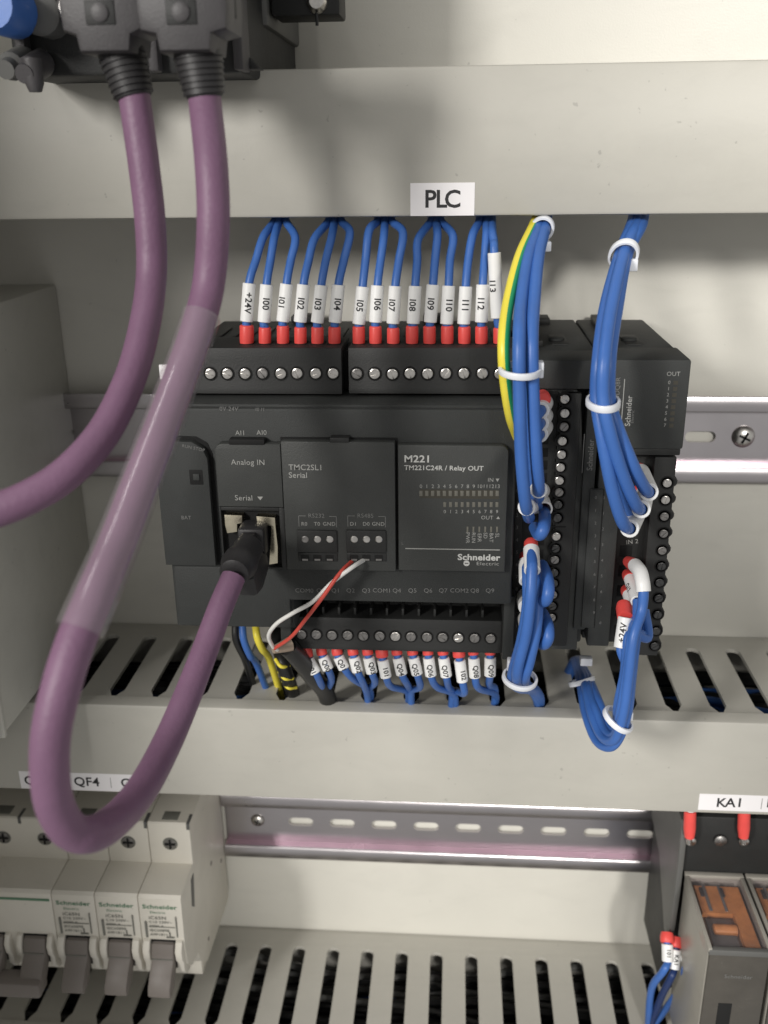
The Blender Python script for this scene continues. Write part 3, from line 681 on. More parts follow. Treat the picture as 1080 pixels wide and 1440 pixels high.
for k, ((fx_, ex, ey), tx) in enumerate(zip(lowx, lowt)):
    big = k in (5, 10)
    f0 = P(fx_, 909, 80); f1 = P(fx_+.5+(ex-fx_)*.15, 921+(3 if big else 0)+(3 if k == 0 else 0), 81)
    sa_ = f1.lerp(P(ex, ey-3, 82), .12); sb_ = P(ex, ey-3, 82)
    jx = random.uniform(-5, 5); n1 = P(ex+(ex-fx_)*.5+(tx-ex)*.15+jx*.6, ey+random.uniform(9, 15), 79-random.uniform(0, 5)); n2 = P(tx+jx*.7, 974+random.uniform(-5, 3), 68-random.uniform(0, 6)); n3 = V(n2.x, n2.y*-1-7, -199); n4 = V(n2.x+random.uniform(-5, 5), 50, -212)
    t = marked_wire(fx_, f'{ordn[k]} from the left of the blue red-tipped wires into the bottom terminal row', lows[k], 'marked wires into the bottom terminal row',
                    [f0, f1, sb_, n1, n2, n3, n4], sa_, sb_, f1, f0, fr_=2.2 if k in (0, 5, 10) else 1.9, so=2.0, cap=1.7, face=Vector((0, -1, .5)), t0=.62, ang=random.uniform(-20, 20))

# ---- cable ties
def tie(center, axis, ra, rb, label, head, w=1.8, roll=0, hl=(3.2, 4.6, 3.0)):
    """strap: flat band round axis with half sizes ra (sideways) and rb (depth)"""
    t = thing('cable_tie', center, label, 'cable tie', 'white nylon cable ties')
    ax = Vector(axis).normalized(); u = ax.cross(Vector((0, 1, 0))).normalized(); v = ax.cross(u)
    b = B(); n = 28; th = .42
    rings = []
    for i in range(n):
        a = 2*math.pi*i/n; dr = u*math.cos(a)*ra+v*math.sin(a)*rb; nd = dr.normalized()
        rings.append([b.bm.verts.new(center+dr+nd*o_+ax*h_) for o_, h_ in ((-th, -w/2), (th*.6, -w/2), (th, -w/2+.3), (th, w/2-.3), (th*.6, w/2), (-th, w/2))])
    for i in range(n):
        r0, r1 = rings[i], rings[(i+1) % n]
        for j_ in range(6): b.bm.faces.new((r0[j_], r1[j_], r1[(j_+1) % 6], r0[(j_+1) % 6]))
    bmesh.ops.recalc_face_normals(b.bm, faces=b.bm.faces[:])
    part('strap', b, 'tie', t)
    h = B().box(head.x-hl[0]/2, head.x+hl[0]/2, -head.y-hl[1]/2, -head.y+hl[1]/2, head.z-hl[2]/2, head.z+hl[2]/2, .4)
    part('tie_head', h, 'tie', t)
    return t
def pth(*a): return [P(*q) for q in a]
def wire(name, b, m, label, grp, at): return single(name, b, m, label, 'wire', grp, at=at)
gb = 'thick wires bundled down to the first expansion module'
yg = pth((758, 300, 56), (750, 320, 68), (731, 362, 84), (715, 425, 99), (708.5, 480, 111), (711, 535, 112), (719, 585, 108), (728, 612, 98), (737, 640, 88))
single('earth_wire', B().tube(yg, 1.75, 16, two=.12), ('yellow', 'green'),
       'yellow and green striped earth wire at the left of the cable bundle', 'wire', at=yg[4])
b1 = [pth((763, 300, 56), (757, 322, 69), (743, 362, 85), (733, 425, 101), (730, 480, 115), (730.5, 560, 117), (733, 640, 117), (738, 700, 115), (741.5, 720, 110), (744, 728, 102)),
      pth((769, 300, 56), (766, 322, 69), (757, 362, 85), (751, 425, 101), (748, 480, 113), (750, 560, 115), (754, 640, 115), (757, 678, 113), (757.5, 694, 108), (757, 700, 101)),
      pth((766, 300, 52), (762, 322, 65), (750, 362, 80), (742, 425, 94), (739, 480, 107), (741, 560, 108), (745, 640, 106), (752, 700, 100), (756, 712, 94))]
bl = ['left blue wire of the first bundle ending in a white ring by the model panel', 'right blue wire of the first bundle ending higher in its white sleeve', 'blue wire behind the other two in the first bundle']
for k, p_ in enumerate(b1):
    t = thing('bundled_wire', p_[-1], bl[k], 'wire', gb)
    part('insulation', B().tube(p_, 1.8 if k < 2 else 1.6, 14), 'blue', t)
    if k < 2:
        e0 = p_[-2].lerp(p_[-3], .35); e1 = P((750, 762)[k], (712, 690)[k], 86)
        part('marker_sleeve', sleeve_b(e0, e1, 2.55, 1.85), 'sleeve', t)
        part('ferrule', B().lathe(e1, e1+(e1-e0).normalized()*4, [(0, 2.1), (3, 2.1), (4, 1.7)], 16), 'red', t)
tie(P(762, 322, 67.5), b1[0][1]-b1[0][2], 3.3, 4.0, 'cable tie at the top of the first bundle just under the upper duct', P(767, 346, 72))
tie(P(731, 521, 113.5), Vector((.03, -.08, 1)), 5.5, 6.3, 'cable tie round the first bundle in front of the top terminal screws', P(758.5, 519, 112), hl=(2.2, 4, 4.4))
# sleeves stacked at the top of module one
for k, (py, c_) in enumerate(((561, 'red'), (574, 's'), (592, 's'), (608, 's'))):
    if c_ == 'red': continue
    a = P(767, py-8, 84); e = P(762-k*1.0, py+3, 101)
    t = thing('marked_wire', e, f"{('top', 'middle', 'lowest')[k-1]} of three white sleeved ends stacked right of the first bundle", 'wire', 'sleeved ends behind the first bundle')
    part('marker_sleeve', sleeve_b(a, e, 2.45, 1.6), 'sleeve', t)
    ff = a+(a-e).normalized()*3; part('ferrule', B().lathe(a, ff, [(0, 2.2), (2.4, 2.2), (3, 1.8)], 16), 'red', t)
    part('insulation', B().tube([a, e, P(752, py+18, 107), P(747, py+50, 106)], 1.5, 12), 'blue', t)
rf = P(763, 556, 86)
single('ferrule', B().lathe(rf, P(764, 562, 96), [(0, 1.9), (4, 2.2), (9, 2.3), (10.2, 1.9)], 16), 'red', 'red ferrule poking out above the three stacked white sleeves', 'ferrule', at=rf)
# loops
def looped(pts, lab, r=1.9, sl=None, fe=None):
    t = thing('looped_wire', pts[0], lab, 'wire', 'looped wires down the first expansion module')
    part('insulation', B().tube(pts, r, 14), 'blue', t)
    if sl:
        s_ = part('marker_sleeve', sleeve_b(*sl, 2.5, r+.05), 'sleeve', t)
        a, c_ = Vector(sl[0]), Vector(sl[1]); ff = a+(a-c_).normalized()*3.4
        part('ferrule', B().lathe(a, ff, [(0, 2.2), (2.6, 2.2), (3.4, 1.8)], 16), 'red', t)
    return t
looped(pth((765, 716, 84), (766, 728, 98), (764, 744, 106), (758, 752, 104), (752, 742, 94)), 'small blue wire loop just under the two white ring sleeves', sl=(P(762, 704, 84), P(766, 716, 93)))
looped(pth((762, 795, 92), (769, 812, 102), (771, 832, 107), (766, 845, 106), (756, 842, 98), (752, 825, 90)), 'upper right blue loop beside the tied lower bundle', 1.95)
looped(pth((763, 862, 90), (770, 878, 102), (771, 896, 106), (765, 906, 104), (757, 900, 96), (754, 885, 88)), 'lower right blue loop beside the tied lower bundle', 1.85)
lw = [pth((746, 768, 96), (748, 790, 104), (748, 803, 107), (746, 840, 110), (740, 890, 110), (729, 935, 108), (727, 957, 103), (735, 966, 90), (750, 968, 74), (757, 985, 62)),
      pth((740, 790, 92), (741, 810, 100), (741, 850, 104), (733, 900, 106), (722, 940, 104), (720, 958, 100), (730, 968, 88), (748, 972, 72), (757, 992, 60)),
      pth((756, 800, 94), (757, 830, 102), (755, 880, 107), (745, 930, 107), (738, 955, 103), (744, 966, 88), (753, 970, 74), (760, 985, 62)),
      pth((750, 815, 92), (751, 850, 98), (746, 900, 101), (735, 945, 100), (735, 960, 96), (742, 968, 84), (752, 972, 72), (759, 990, 60))]
for p_ in lw:
    for q in (V(p_[-1].x, 52, -206), ): p_.append(q)
looped(lw[0], 'front blue wire of the lower bundle with a bright white sleeve and red tip', 1.75, sl=(P(747, 772, 97), P(748.5, 803, 106)))
looped(lw[1], 'leftmost blue wire of the lower bundle, its red tip left of the white sleeve', 1.6, sl=(P(740, 790, 92), P(741, 818, 100)))
looped(lw[2], 'rightmost blue wire of the tied lower bundle', 1.65)
looped(lw[3], 'rear blue wire in the middle of the tied lower bundle', 1.6)
for k, (px, py) in enumerate(((737, 838), (738, 866))):
    a = P(px, py, 84); e = P(px+3, py+16, 98)
    looped([a, e, P(px+6, py+40, 104), P(px+2, py+70, 102)], ('upper', 'lower')[k]+' small red-tipped wire half hidden behind the lower bundle', 1.4, sl=(a, e))
tie(P(731, 954, 102), Vector((.15, -.25, 1)), 5.4, 4.8, 'cable tie ring round the bottom of the lower bundle in front of the duct', P(717.5, 934, 101), hl=(2, 3, 4))

# ---- second bundle
g2 = 'blue wires of the second bundle'
s2 = [pth((893, 300, 54), (888, 318, 64), (872, 358, 79), (852, 430, 97), (842, 500, 111), (839, 560, 113), (848, 620, 116), (861, 688, 116), (875, 733, 113), (885, 743, 107), (890, 742, 98)),
      pth((899, 300, 54), (894, 318, 65), (877, 358, 82), (860, 430, 101), (850, 500, 115), (848, 560, 117), (858, 610, 118), (876, 668, 116), (892, 706, 112), (901, 716, 106), (904, 714, 97)),
      pth((905, 300, 52), (901, 318, 64), (881.5, 358, 79), (868, 430, 97), (858, 500, 110), (857, 560, 112), (868, 600, 114), (889, 652, 114), (904, 682, 110), (912, 692, 105), (915, 690, 96)),
      pth((897, 300, 50), (893, 318, 60), (877, 358, 75), (859, 430, 92), (849, 500, 104), (847, 560, 106), (853, 610, 106), (866, 668, 106), (880, 710, 104), (892, 730, 100))]
l2 = ['left and lowest of three blue wires fanning out to the end module', 'middle of three blue wires fanning out below the second tie', 'right of three blue wires fanning out to the end module, ending highest', 'blue wire hidden behind the other three of the second bundle']
ends = [(899, 716), (908, 690), (903, 666)]
for k, p_ in enumerate(s2):
    t = thing('bundled_wire', p_[-1], l2[k], 'wire', g2)
    part('insulation', B().tube(p_, 1.85 if k < 3 else 1.5, 14), 'blue', t)
    if k < 3:
        e0 = p_[-2].lerp(p_[-3], .25)+Vector((.5, -.6, -.4)); e1 = P(*((899, 716), (908, 690), (901, 664))[k], 84)
        part('marker_sleeve', sleeve_b(e0, e1, 2.75, 1.9), 'sleeve', t)
        e2 = P(*((880, 722), (893, 692), (898, 658))[k], 80)
        part('ferrule', B().lathe(e1, e2, [(0, 2.2), ((e2-e1).length*.7, 2.2), ((e2-e1).length, 1.7)], 16), 'red', t)
tie(P(877, 358, 79), s2[1][2]-s2[1][3], 3.9, 5.0, 'cable tie at the top of the second bundle under the upper duct', P(888.5, 372, 80), w=2.2, hl=(3, 4, 3.6))
tie(P(848, 566, 112.5), Vector((-.03, -.05, 1)), 4.3, 6.8, 'cable tie round the second bundle above its fan of three wires', P(865, 575, 112), w=2.0, hl=(2.0, 3, 3.8))

# ---- third bundle: out of the duct, round in a loop and up to the end module
base = [(808, 930, 38), (814, 938, 54), (822, 960, 72), (831, 1000, 88), (846, 1035, 100), (864, 1040, 108), (876, 1005, 112), (884, 950, 112), (891, 895, 110), (898, 845, 106), (902, 812, 103)]
offs = [(0, 0, 2, 1), (-6, 9, 0, .95), (5, -8, 1, 1.05), (-1, 4, -3, 1), (10, -17, -2, 1), (-8, 4, -4, 1), (7, -4, -5, 1)]
l3 = ['front blue wire of the looped bundle hanging over the duct, its white sleeve topmost', 'outer blue wire of the looped bundle hanging lowest over the duct', 'inner blue wire of the looped bundle hanging over the duct', 'rear blue wire of the looped bundle hanging over the duct', 'innermost blue wire of the looped bundle hanging over the duct', 'blue wire at the outer left of the looped bundle hanging over the duct', 'rearmost thin blue wire inside the looped bundle over the duct']
for k, (ox, oy, od, sc_) in enumerate(offs):
    p_ = []
    for i, (a, c_, dd) in enumerate(base):
        w = (.35, .5, .8, 1, 1, 1, .9, .8, .8, .7, .4)[i]
        sx_ = ox*w if i < 5 else (ox*w*.2 if i < 6 else -ox*w*.8)
        sy_ = oy*w if 3 <= i <= 6 else oy*w*.2
        p_.append(P(a+sx_, c_+sy_, dd+od*w))
    p_.insert(0, V(p_[0].x-4, 30, -207))
    t = thing('bundled_wire', p_[4], l3[k], 'wire', 'blue wires looping out of the duct to the end module')
    if k == 0:
        p_ = p_[:-2]+pth((902, 860, 107), (905, 832, 105.5), (903.5, 818, 104), (900, 804, 100), (893, 795, 93))
        part('insulation', B().tube(p_, 1.6, 14), 'blue', t)
        mid = P(900.5, 803, 101); tube_pts = pth((905, 832, 105.5), (903.5, 818, 104), (900, 804, 100), (893, 795, 93))
        part('marker_sleeve', B().tube(tube_pts, 2.25, 18), 'sleeve', t)
        part('ferrule', B().lathe(P(893.5, 796, 93), P(884, 790, 82), [(0, 2.15), (6, 2.1), (12, 1.8)], 16), 'red', t)
    elif k < 3:
        q = ((884, 812), (882, 834))[k-1]
        p_ = p_[:-2]+[P(q[0]+12, q[1]+32, 102)]
        part('insulation', B().tube(p_, 1.4, 14), 'blue', t)
        a, e = P(q[0]+2, q[1]+2, 88), P(q[0]+12, q[1]+34, 102)
        s1 = part('marker_sleeve', sleeve_b(a, e, 2.0, 1.5), 'sleeve', t)
        if k == 1: wrap_text('Q12', a, e, 2.0, 1.6, s1, face=Vector((-.7, -1, .2)))
        ff = P(q[0]-2, q[1]-5, 80)
        part('ferrule', B().lathe(a, ff, [(0, 2.0), (5, 2.0), (8, 1.7)], 16), 'red', t)
    elif k == 3:
        p_ = p_[:-3]+[P(873, 915, 108), P(876, 890, 105), P(880, 868, 100)]
        part('insulation', B().tube(p_, 1.4, 14), 'blue', t)
        a, e = P(880, 868, 104.5), P(873.5, 911, 108)
        s_ = part('marker_sleeve', sleeve_b(a, e, 2.35, 1.7), 'sleeve', t)
        wrap_text('+24V', e, a, 2.35, 1.9, s_, face=Vector((-.3, -1, .2)))
        part('ferrule', B().lathe(P(879.5, 869, 104), P(877, 850, 98), [(0, 2.5), (4.2, 2.6), (6.2, 2.2)], 16), 'red', t)
    else:
        p_ = p_[:-2]+[P(911-4*(k-4), 897-6*(k-4), 104-2*(k-4)), P(907-2*(k-4), 858, 98)]
        part('insulation', B().tube(p_, 1.4, 14), 'blue', t)
tie(P(818, 958, 71), Vector((-.35, .5, 1)), 4.4, 4.4, 'cable tie where the looped bundle comes out of the duct slot', P(824, 929, 74), w=1.8, hl=(4.2, 3, 3))
tie(P(869, 1012, 110), Vector((.62, -.1, 1)), 5.0, 5.0, 'cable tie near the bottom of the looped bundle in front of the duct cover', P(886, 1005, 108), w=1.8, hl=(1.6, 3, 3))

# ---- thin red and white pair and the black cable it comes from
rw = pth((497, 787, 100), (478, 806, 108), (455, 838, 110), (432, 868, 108), (410, 895, 104), (386, 912, 98))
single('thin_wire', B().tube(rw, .62, 10), 'redw', 'thin red wire from the serial terminals curving down to the black cable', 'wire', 'thin pair from the serial terminals', at=rw[0])
ww = pth((514, 786, 100), (495, 798, 107), (466, 820, 108), (440, 846, 109), (412, 862, 108), (389, 877, 106), (378, 893, 103), (383, 908, 99), (390, 914, 96))
single('thin_wire', B().tube(ww, .68, 10), 'wwire', 'thin white wire from the serial terminals curving down to the black cable', 'wire', 'thin pair from the serial terminals', at=ww[0])
t = thing('black_cable', P(430, 940, 78), 'black cable with a tan stripped end going into the duct below the controller', 'cable')
part('jacket', B().tube(pth((404, 909, 92), (420, 926, 86), (440, 952, 76), (458, 974, 66))+[V(X(462, 980, 62), 55, -206)], 3.3, 14), 'blk2', t)
part('stripped_end', B().tube(pth((384, 914, 96), (396, 910, 94), (408, 906, 92)), [1.3, 1.9, 2.6], 12), 'tan', t)
# plug with blue, yellow, black wires under the left of the controller
t = thing('small_plug', P(345, 873, 70), 'small white plug under the left end of the controller with coloured wires', 'plug')
part('plug_body', B().box(X(326, 874, 70), X(370, 874, 70), 62, 72, Z(345, 880, 72), Z(345, 868, 72), .4), 'sleeve', t)
for k, (m_, pts, lb) in enumerate((('blue', ((341, 878, 68), (343, 900, 70), (352, 922, 68), (362, 936, 60)), 'blue wire from the small white plug under the controller'),
                               ('blk2', ((331, 878, 68), (332, 900, 69), (344, 926, 64), (352, 950, 52)), 'black wire from the small white plug under the controller'),
                               ('yellow', ((359, 878, 68), (362, 897, 71), (369, 913, 68), (380, 930, 58)), 'yellow wire from the small white plug under the controller'))):
    pp = pth(*pts); pp.append(V(pp[-1].x+2, 44, -210))
    single('plug_wire', B().tube(pp, 1.35, 12), m_, lb, 'wire', 'wires of the small white plug', at=pp[0])
pp = pth((388, 862, 42), (391, 900, 56), (397, 930, 66), (403, 950, 66), (408, 963, 60)); pp = pp+[V(pp[-1].x+1, 50, -208)]
tt = thing('striped_sleeve', pp[1], 'black sleeved wires wrapped with yellow tape beside the black cable', 'wire')
part('insulation', B().tube(pp, 2.6, 14), 'blk2', tt)
for q in ((397, 932, 67), (402, 949, 66), (407, 962, 61)):
    c_ = P(*q); part('yellow_band', B().tube([c_+Vector((-2.5, 0, 1.4)), c_+Vector((0, -2.7, 0)), c_+Vector((2.5, 0, -1.4))], .7, 10), 'yellow', tt)

# ================================================================== PURPLE CABLES
def connector(par, px, wtop, wbot, ytop, ymid, yrel, d):
    """grey moulded hood narrowing down into a ribbed strain relief"""
    c0 = P(px, ymid, d)
    zt, zm = Z(px, ytop, d), Z(px, ymid, d); zr = Z(px, yrel, d)
    k = (CAMD-d)/FPX
    hw, hb = wtop*k/2, wbot*k/2
    xc = c0.x
    pl = [(xc-hb, zr+6), (xc+hb, zr+6), (xc+hb*1.1, zr+9.5), (xc+hw*.96, zm), (xc+hw, zm+4), (xc+hw, zt), (xc-hw, zt), (xc-hw, zm+4), (xc-hw*.96, zm), (xc-hb*1.1, zr+9.5)]
    part('connector_hood', B().prism(pl, 'd', d-9, d+8, 1.6), 'conn', par)
    part('hood_recess', B().box(xc-3.4, xc+3.4, d+7.9, d+8.25, zm+1, zm+6, .2), 'black', par)
    part('hood_screw', B().lathe(V(xc, d+8.1, zm+3.5), V(xc, d+20, zm+3.5), [(0, 2.0), (.5, 2.0), (.7, 1.5)], 16), 'conn', par)
    part('hood_seam', B().box(xc-hw-.12, xc+hw+.12, d-1, d, zm+3, zt), 'black', par)
    return xc, zr
ca_pts = pth((187, 122, 134), (191, 150, 134), (202, 230, 135), (211, 310, 136), (213, 385, 138), (204, 455, 146), (184, 530, 158), (148, 605, 172), (98, 662, 183), (45, 697, 189), (-20, 722, 193), (-100, 735, 195))
A = thing('purple_cable', P(190, 60, 134), 'left purple cable hanging from a grey connector and curving out at the left edge', 'cable', 'purple bus cables')
part('jacket', B().tube(ca_pts, 3.75, 20), 'purple', A)
cb_pts = pth((286, 122, 138), (289, 150, 139), (297, 230, 146), (300, 310, 149), (294, 395, 150), (278, 460, 156), (252, 535, 164), (222, 615, 176), (192, 692, 187), (163, 768, 198), (133, 838, 209), (106, 903, 216), (86, 967, 221), (72, 1030, 224), (70, 1085, 225),
             (78, 1135, 224), (100, 1168, 222), (132, 1172, 218), (168, 1148, 206), (203, 1105, 192), (235, 1045, 176), (263, 980, 163), (288, 915, 150), (310, 855, 140), (328, 812, 132))
C = thing('purple_cable', P(288, 60, 138), 'right purple cable with a clear tube, looping down and back up into the controller jack', 'cable', 'purple bus cables')
part('jacket', B().tube(cb_pts, [3.8]*5+[3.8, 3.45], 20), 'purple', C)
# clear tube over part of it (index of splines)
sp_ = spline(cb_pts, 8)
seg = sp_[5*8-2:10*8+7]
bt = B(); bt.tube(seg, [4.45, 4.6, 4.75], 28, raw=True)
part('clear_tube', bt, 'clear', C)
for par, px, d, wt in ((A, 160, 134, 108), (C, 270, 138, 116)):
    xc, zr = connector(par, px, wt, 66, -70, 48, 118, d)
for par, p0, p1 in ((A, P(171, 74, 133), P(188, 134, 134)), (C, P(278, 74, 138), P(287.5, 134, 138))):
    ax = (p1-p0); L = ax.length; prof = []
    n_ = 7
    for i in range(n_):
        f = i/n_; r0 = 5.5-1.0*f
        prof += [(L*f, r0), (L*(f+.13), r0+.25), (L*(f+.14), r0-.45), (L*(f+.19), r0-.45)]
    prof += [(L, 4.3), (L+.6, 3.9)]
    part('strain_relief', B().lathe(p0, p1, prof, 20), 'boot', par)
# RJ45 boot
bp0 = P(352, 752, 101)
part('plug_body', B().box(X(334, 760, 108), X(371, 760, 108), 99, 108, Z(352, 783, 106), Z(352, 741, 106), 1.0), 'boot', C)
part('latch_tab', B().prism([(100, Z(352, 744, 103)), (113, Z(352, 744, 103)+1.6), (114, Z(352, 744, 103)+.4), (101, Z(352, 749, 103))], 'x', X(343, 735, 106), X(361, 735, 106), .2), 'boot', C)
part('plug_hood', B().prism([(107, -116.5+2.4), (112, -112), (118, -109.5), (124, -110.5), (127, -114), (124, -120.5), (116, -122.0), (107, -120)], 'x', X(333, 765, 115)+1.5, X(373, 765, 115)-1.0, 1.3), 'boot', C)
q0, q1 = P(350, 770, 116), P(329, 806, 131)
Lb = (q1-q0).length
part('boot_relief', B().lathe(q0, q1, [(0, 4.4), (Lb*.35, 4.6), (Lb*.55, 5.2), (Lb*.72, 5.3), (Lb*.8, 4.6), (Lb, 4.3), (Lb+.4, 3.7)], 20), 'boot', C)

# ================================================================== DEVICE ABOVE THE DUCT (top left, out of focus)
dv = thing('bus_module', P(170, 100, 90), 'black module with silver screws behind the two grey connectors at the top left', 'module')
dz = Z(170, 106, 96)
part('housing', B().box(X(14, 60, 96), X(338, 60, 96), 1, 96, dz, dz+60, 1.2), 'black', dv)
for px in (30, 215, 335):
    part('rib', B().box(X(px-7, 50, 98), X(px+7, 50, 98), 90, 100, dz+.5, dz+58, .6), 'conn', dv)
for px, py, r in ((103, 10, 4.5), (55, 18, 5.5)):
    p = P(px, py, 104); part('thumb_screw', B().lathe(p+Vector((0, 8, 0)), p, [(0, r), (8, r), (8.8, r*.8)], 16), 'dscrew' if r < 5 else 'sock', dv)
part('side_clip', B().prism([(X(320, 62, 92), Z(320, 62, 92)), (X(348, 78, 92), Z(348, 78, 92)), (X(366, 97, 92), Z(366, 97, 92)), (X(350, 98, 92), Z(350, 98, 92)), (X(330, 80, 92), Z(330, 80, 92))], 'd', 86, 92, .5), 'black', dv)
part('side_wing', B().box(X(340, 20, 60), X(378, 20, 60), 1, 62, Z(360, 38, 60), dz+60, 1), 'sock', dv)
bp = P(-14, 6, 118)
single('blue_plug', B().lathe(bp+Vector((0, 14, 0)), bp, [(0, 6.5), (12, 6.5), (14, 5.6)], 20), 'blue', 'round blue plug cap at the top left corner', 'plug', at=bp)
for k, (px, py) in enumerate(((12, 90), (38, 96))):
    p = P(px, py, 108)
    single('terminal_lug', B().lathe(p+Vector((0, 10, 2)), p+Vector((0, -4, -2)), [(0, 3.6), (9, 3.6), (10, 2.6), (13, 2.4)], 14), ('sock', 'conn')[k], ('left brown grey lug', 'right grey lug')[k]+' poking out under the module at the top left corner', 'terminal lug', 'lugs at the top left', at=p)
p = P(48, 112, 108); single('terminal_lug', B().lathe(p+Vector((0, 0, 5)), p+Vector((0, 0, -3)), [(0, 2.6), (6, 2.4), (8, 1.6)], 14), 'conn', 'small hanging grey lug under the module near the left edge', 'terminal lug', 'lugs at the top left', at=p)
rb = thing('black_bracket', P(430, 10, 60), 'short black bracket with a bright screw at the top edge right of the connectors', 'bracket')
part('bracket_body', B().box(X(381, 10, 60), X(478, 10, 60), 44, 60, Z(430, 22, 60), Z(430, 22, 60)+40, .8), 'black', rb)
p = P(446, 3, 60); part('screw', B().lathe(p, p+Vector((0, -1, 0)), [(0, 3.2), (1.6, 3.0), (2.6, 2.0)], 20), 'screw', rb)
part('pin', B().tube([P(445, 18, 62), P(446, 36, 62)], .5, 8), 'black', rb)

# ================================================================== BREAKERS
def breaker(x1, w, label, joined=False, first=False):
    """x1: right side; side profile in (d, z)"""
    t = thing('circuit_breaker', V(x1-w/2, 0, -342), label, 'circuit breaker', 'cream circuit breakers')
    x0 = x1-w
    g_ = .12
    zt = -258.5
    pr = [(6, zt), (54.4, zt), (55, zt-.6), (55, -279), (73.4, -279), (74.6, -280.2), (75.2, -303), (74, -314), (69, -320), (60, -322.5), (56, -331), (48, -339), (6, -341)]
    body = part('body', B().prism(pr, 'x', x0+g_, x1-g_, .35), 'cream', t)
    xc = (x0+x1)/2
    # notches along the upper front edge, screw recess
    for dx in ((0,) if not joined else (-9, 9)):
        ps = V(xc+dx, 55, -269.0)
        part('screw_well', B().lathe(ps+Vector((0, .3, 0)), ps+Vector((0, -1, 0)), [(0, 3.2), (.36, 3.2), (.36, 2.8)], 20), 'tprint', t)
        sc_ = B().lathe(ps+Vector((0, .2, 0)), ps+Vector((0, -1, 0)), [(0, 2.5), (.45, 2.5), (.5, 2.2)], 18); part('screw', sc_, 'dscrew', t)
        part('screw_slot', B().box(ps.x-2.2, ps.x+2.2, 55.4, 55.75, ps.z-.35, ps.z+.35).box(ps.x-.35, ps.x+.35, 55.4, 55.76, ps.z-2.2, ps.z+2.2), 'dark', t)
        part('wire_entry', B().box(ps.x-3.4, ps.x+3.4, 47.5, 53, zt-.5, zt+.12, .1), 'tprint', t)
        part('edge_notch', B().box(ps.x+7.6, ps.x+9-g_-.02, 49, 55.25, zt-3, zt+.15, .1), 'sock', t)
    # lettering on the nose
    for dx in ((0,) if not joined else ()):
        text('Schneider', xc+dx-.2, 74.95, -284.2, 2.0, 'gprint', body, bold=.05, tilt=-2, sx=1.2)
        text('Electric', xc+dx-1.2, 75.05, -286.9, 1.2, 'gprint', body, tilt=-2, sx=1.2)
        for i, s_ in enumerate(('iC65N', 'C10 230V~', '6000 A', 'IEC60898', 'A9F1811')):
            text(s_, xc-5.2, 75.12+.07*i, -289.6-2.1*i, 1.2 if i else 1.6, 'tprint', body, 'LEFT', tilt=-2, sx=1.15, bold=.02)
        b_ = B()
        b_.box(xc+5.9, xc+6.3, 75.0, 75.45, -299, -288.6).box(xc-5.4, xc+5.4, 75.1, 75.35, -294.2, -294.0)
        b_.box(xc-7.0, xc-6.2, 75.0, 75.5, -299.5, -291.5)
        part('print_rule', b_, 'tprint', body)
        part('circuit_symbol', B().box(xc+1.5, xc+4.8, 75.1, 75.55, -299.4, -298.9).box(xc+2.8, xc+3.2, 75.1, 75.5, -299.2, -296.6), 'tprint', body)
    for dx in ((0,) if not joined else (-9, 9)):
        cx = xc+dx
        for s_ in (-1, 1):
            a = cx+s_*5.2; c_ = cx+s_*(8.3 if not joined else 7.6)
            part('toggle_cheek', B().prism([(73, -299.5), (76.6, -300.5), (78.6, -304), (78.2, -308.5), (76.8, -311), (77, -315), (74.4, -319), (69, -321)], 'x', min(a, c_), max(a, c_), .7), 'cream', t)
        part('toggle_well', B().box(cx-5.1, cx+5.1, 73, 75.45, -315, -300.6), 'dark', t)
        part('toggle', B().prism([(73, -301), (77, -301.4), (78.6, -305), (79.2, -308), (83.4, -311.5), (87.0, -315.5), (87.6, -318.5), (85.8, -320.5), (81, -319.5), (75.5, -313)], 'x', cx-4.8, cx+4.8, 1.1), 'toggle', t)
        part('toggle_line', B().box(cx-4.2, cx+4.2, 78.9, 79.35, -307.4, -307.0), 'tprint', t)
    if joined:
        part('toggle_bar', B().box(x0-6, x1-4.0, 80.5, 89, -321.5, -314.0, 1.4), 'toggle', t)
        part('green_stripe', B().box(x0+.5, x1-1.0, 74.5, 74.98, -283.6, -282.6), 'gprint', t)
    part('foot', B().box(x0+1.5, x1-1.5, 44, 52.6, -342.2, -334, .5), 'cream', t)
    if first:
        part('side_rivet', B().lathe(V(x1-.3, 30, -300), V(x1+3, 30, -300), [(0, 1.2), (.35, 1.2), (.45, .8)], 14), 'toggle', t)
        part('side_rivet', B().lathe(V(x1-.3, 14, -312), V(x1+3, 14, -312), [(0, 1.0), (.35, 1.0), (.45, .7)], 14), 'toggle', t)
        part('side_rivet', B().lathe(V(x1-.3, 44, -330), V(x1+3, 44, -330), [(0, .9), (.35, .9), (.45, .7)], 14), 'toggle', t)
        part('side_slot', B().prism([(56, -283), (60, -283), (62, -295), (59, -298)], 'x', x1-.2, x1+.1), 'sock', t)
    return t
xr = X(257, 1290, 74.8)
breaker(xr, 18, 'rightmost single cream breaker nearest the lower rail screw', first=True)
breaker(xr-18, 18, 'middle of the three single cream breakers', )
breaker(xr-36, 18, 'leftmost of the three single cream breakers, below the cable loop')
breaker(xr-54, 36, 'double cream breaker with green stripe and joined toggle bar at the left edge', joined=True)

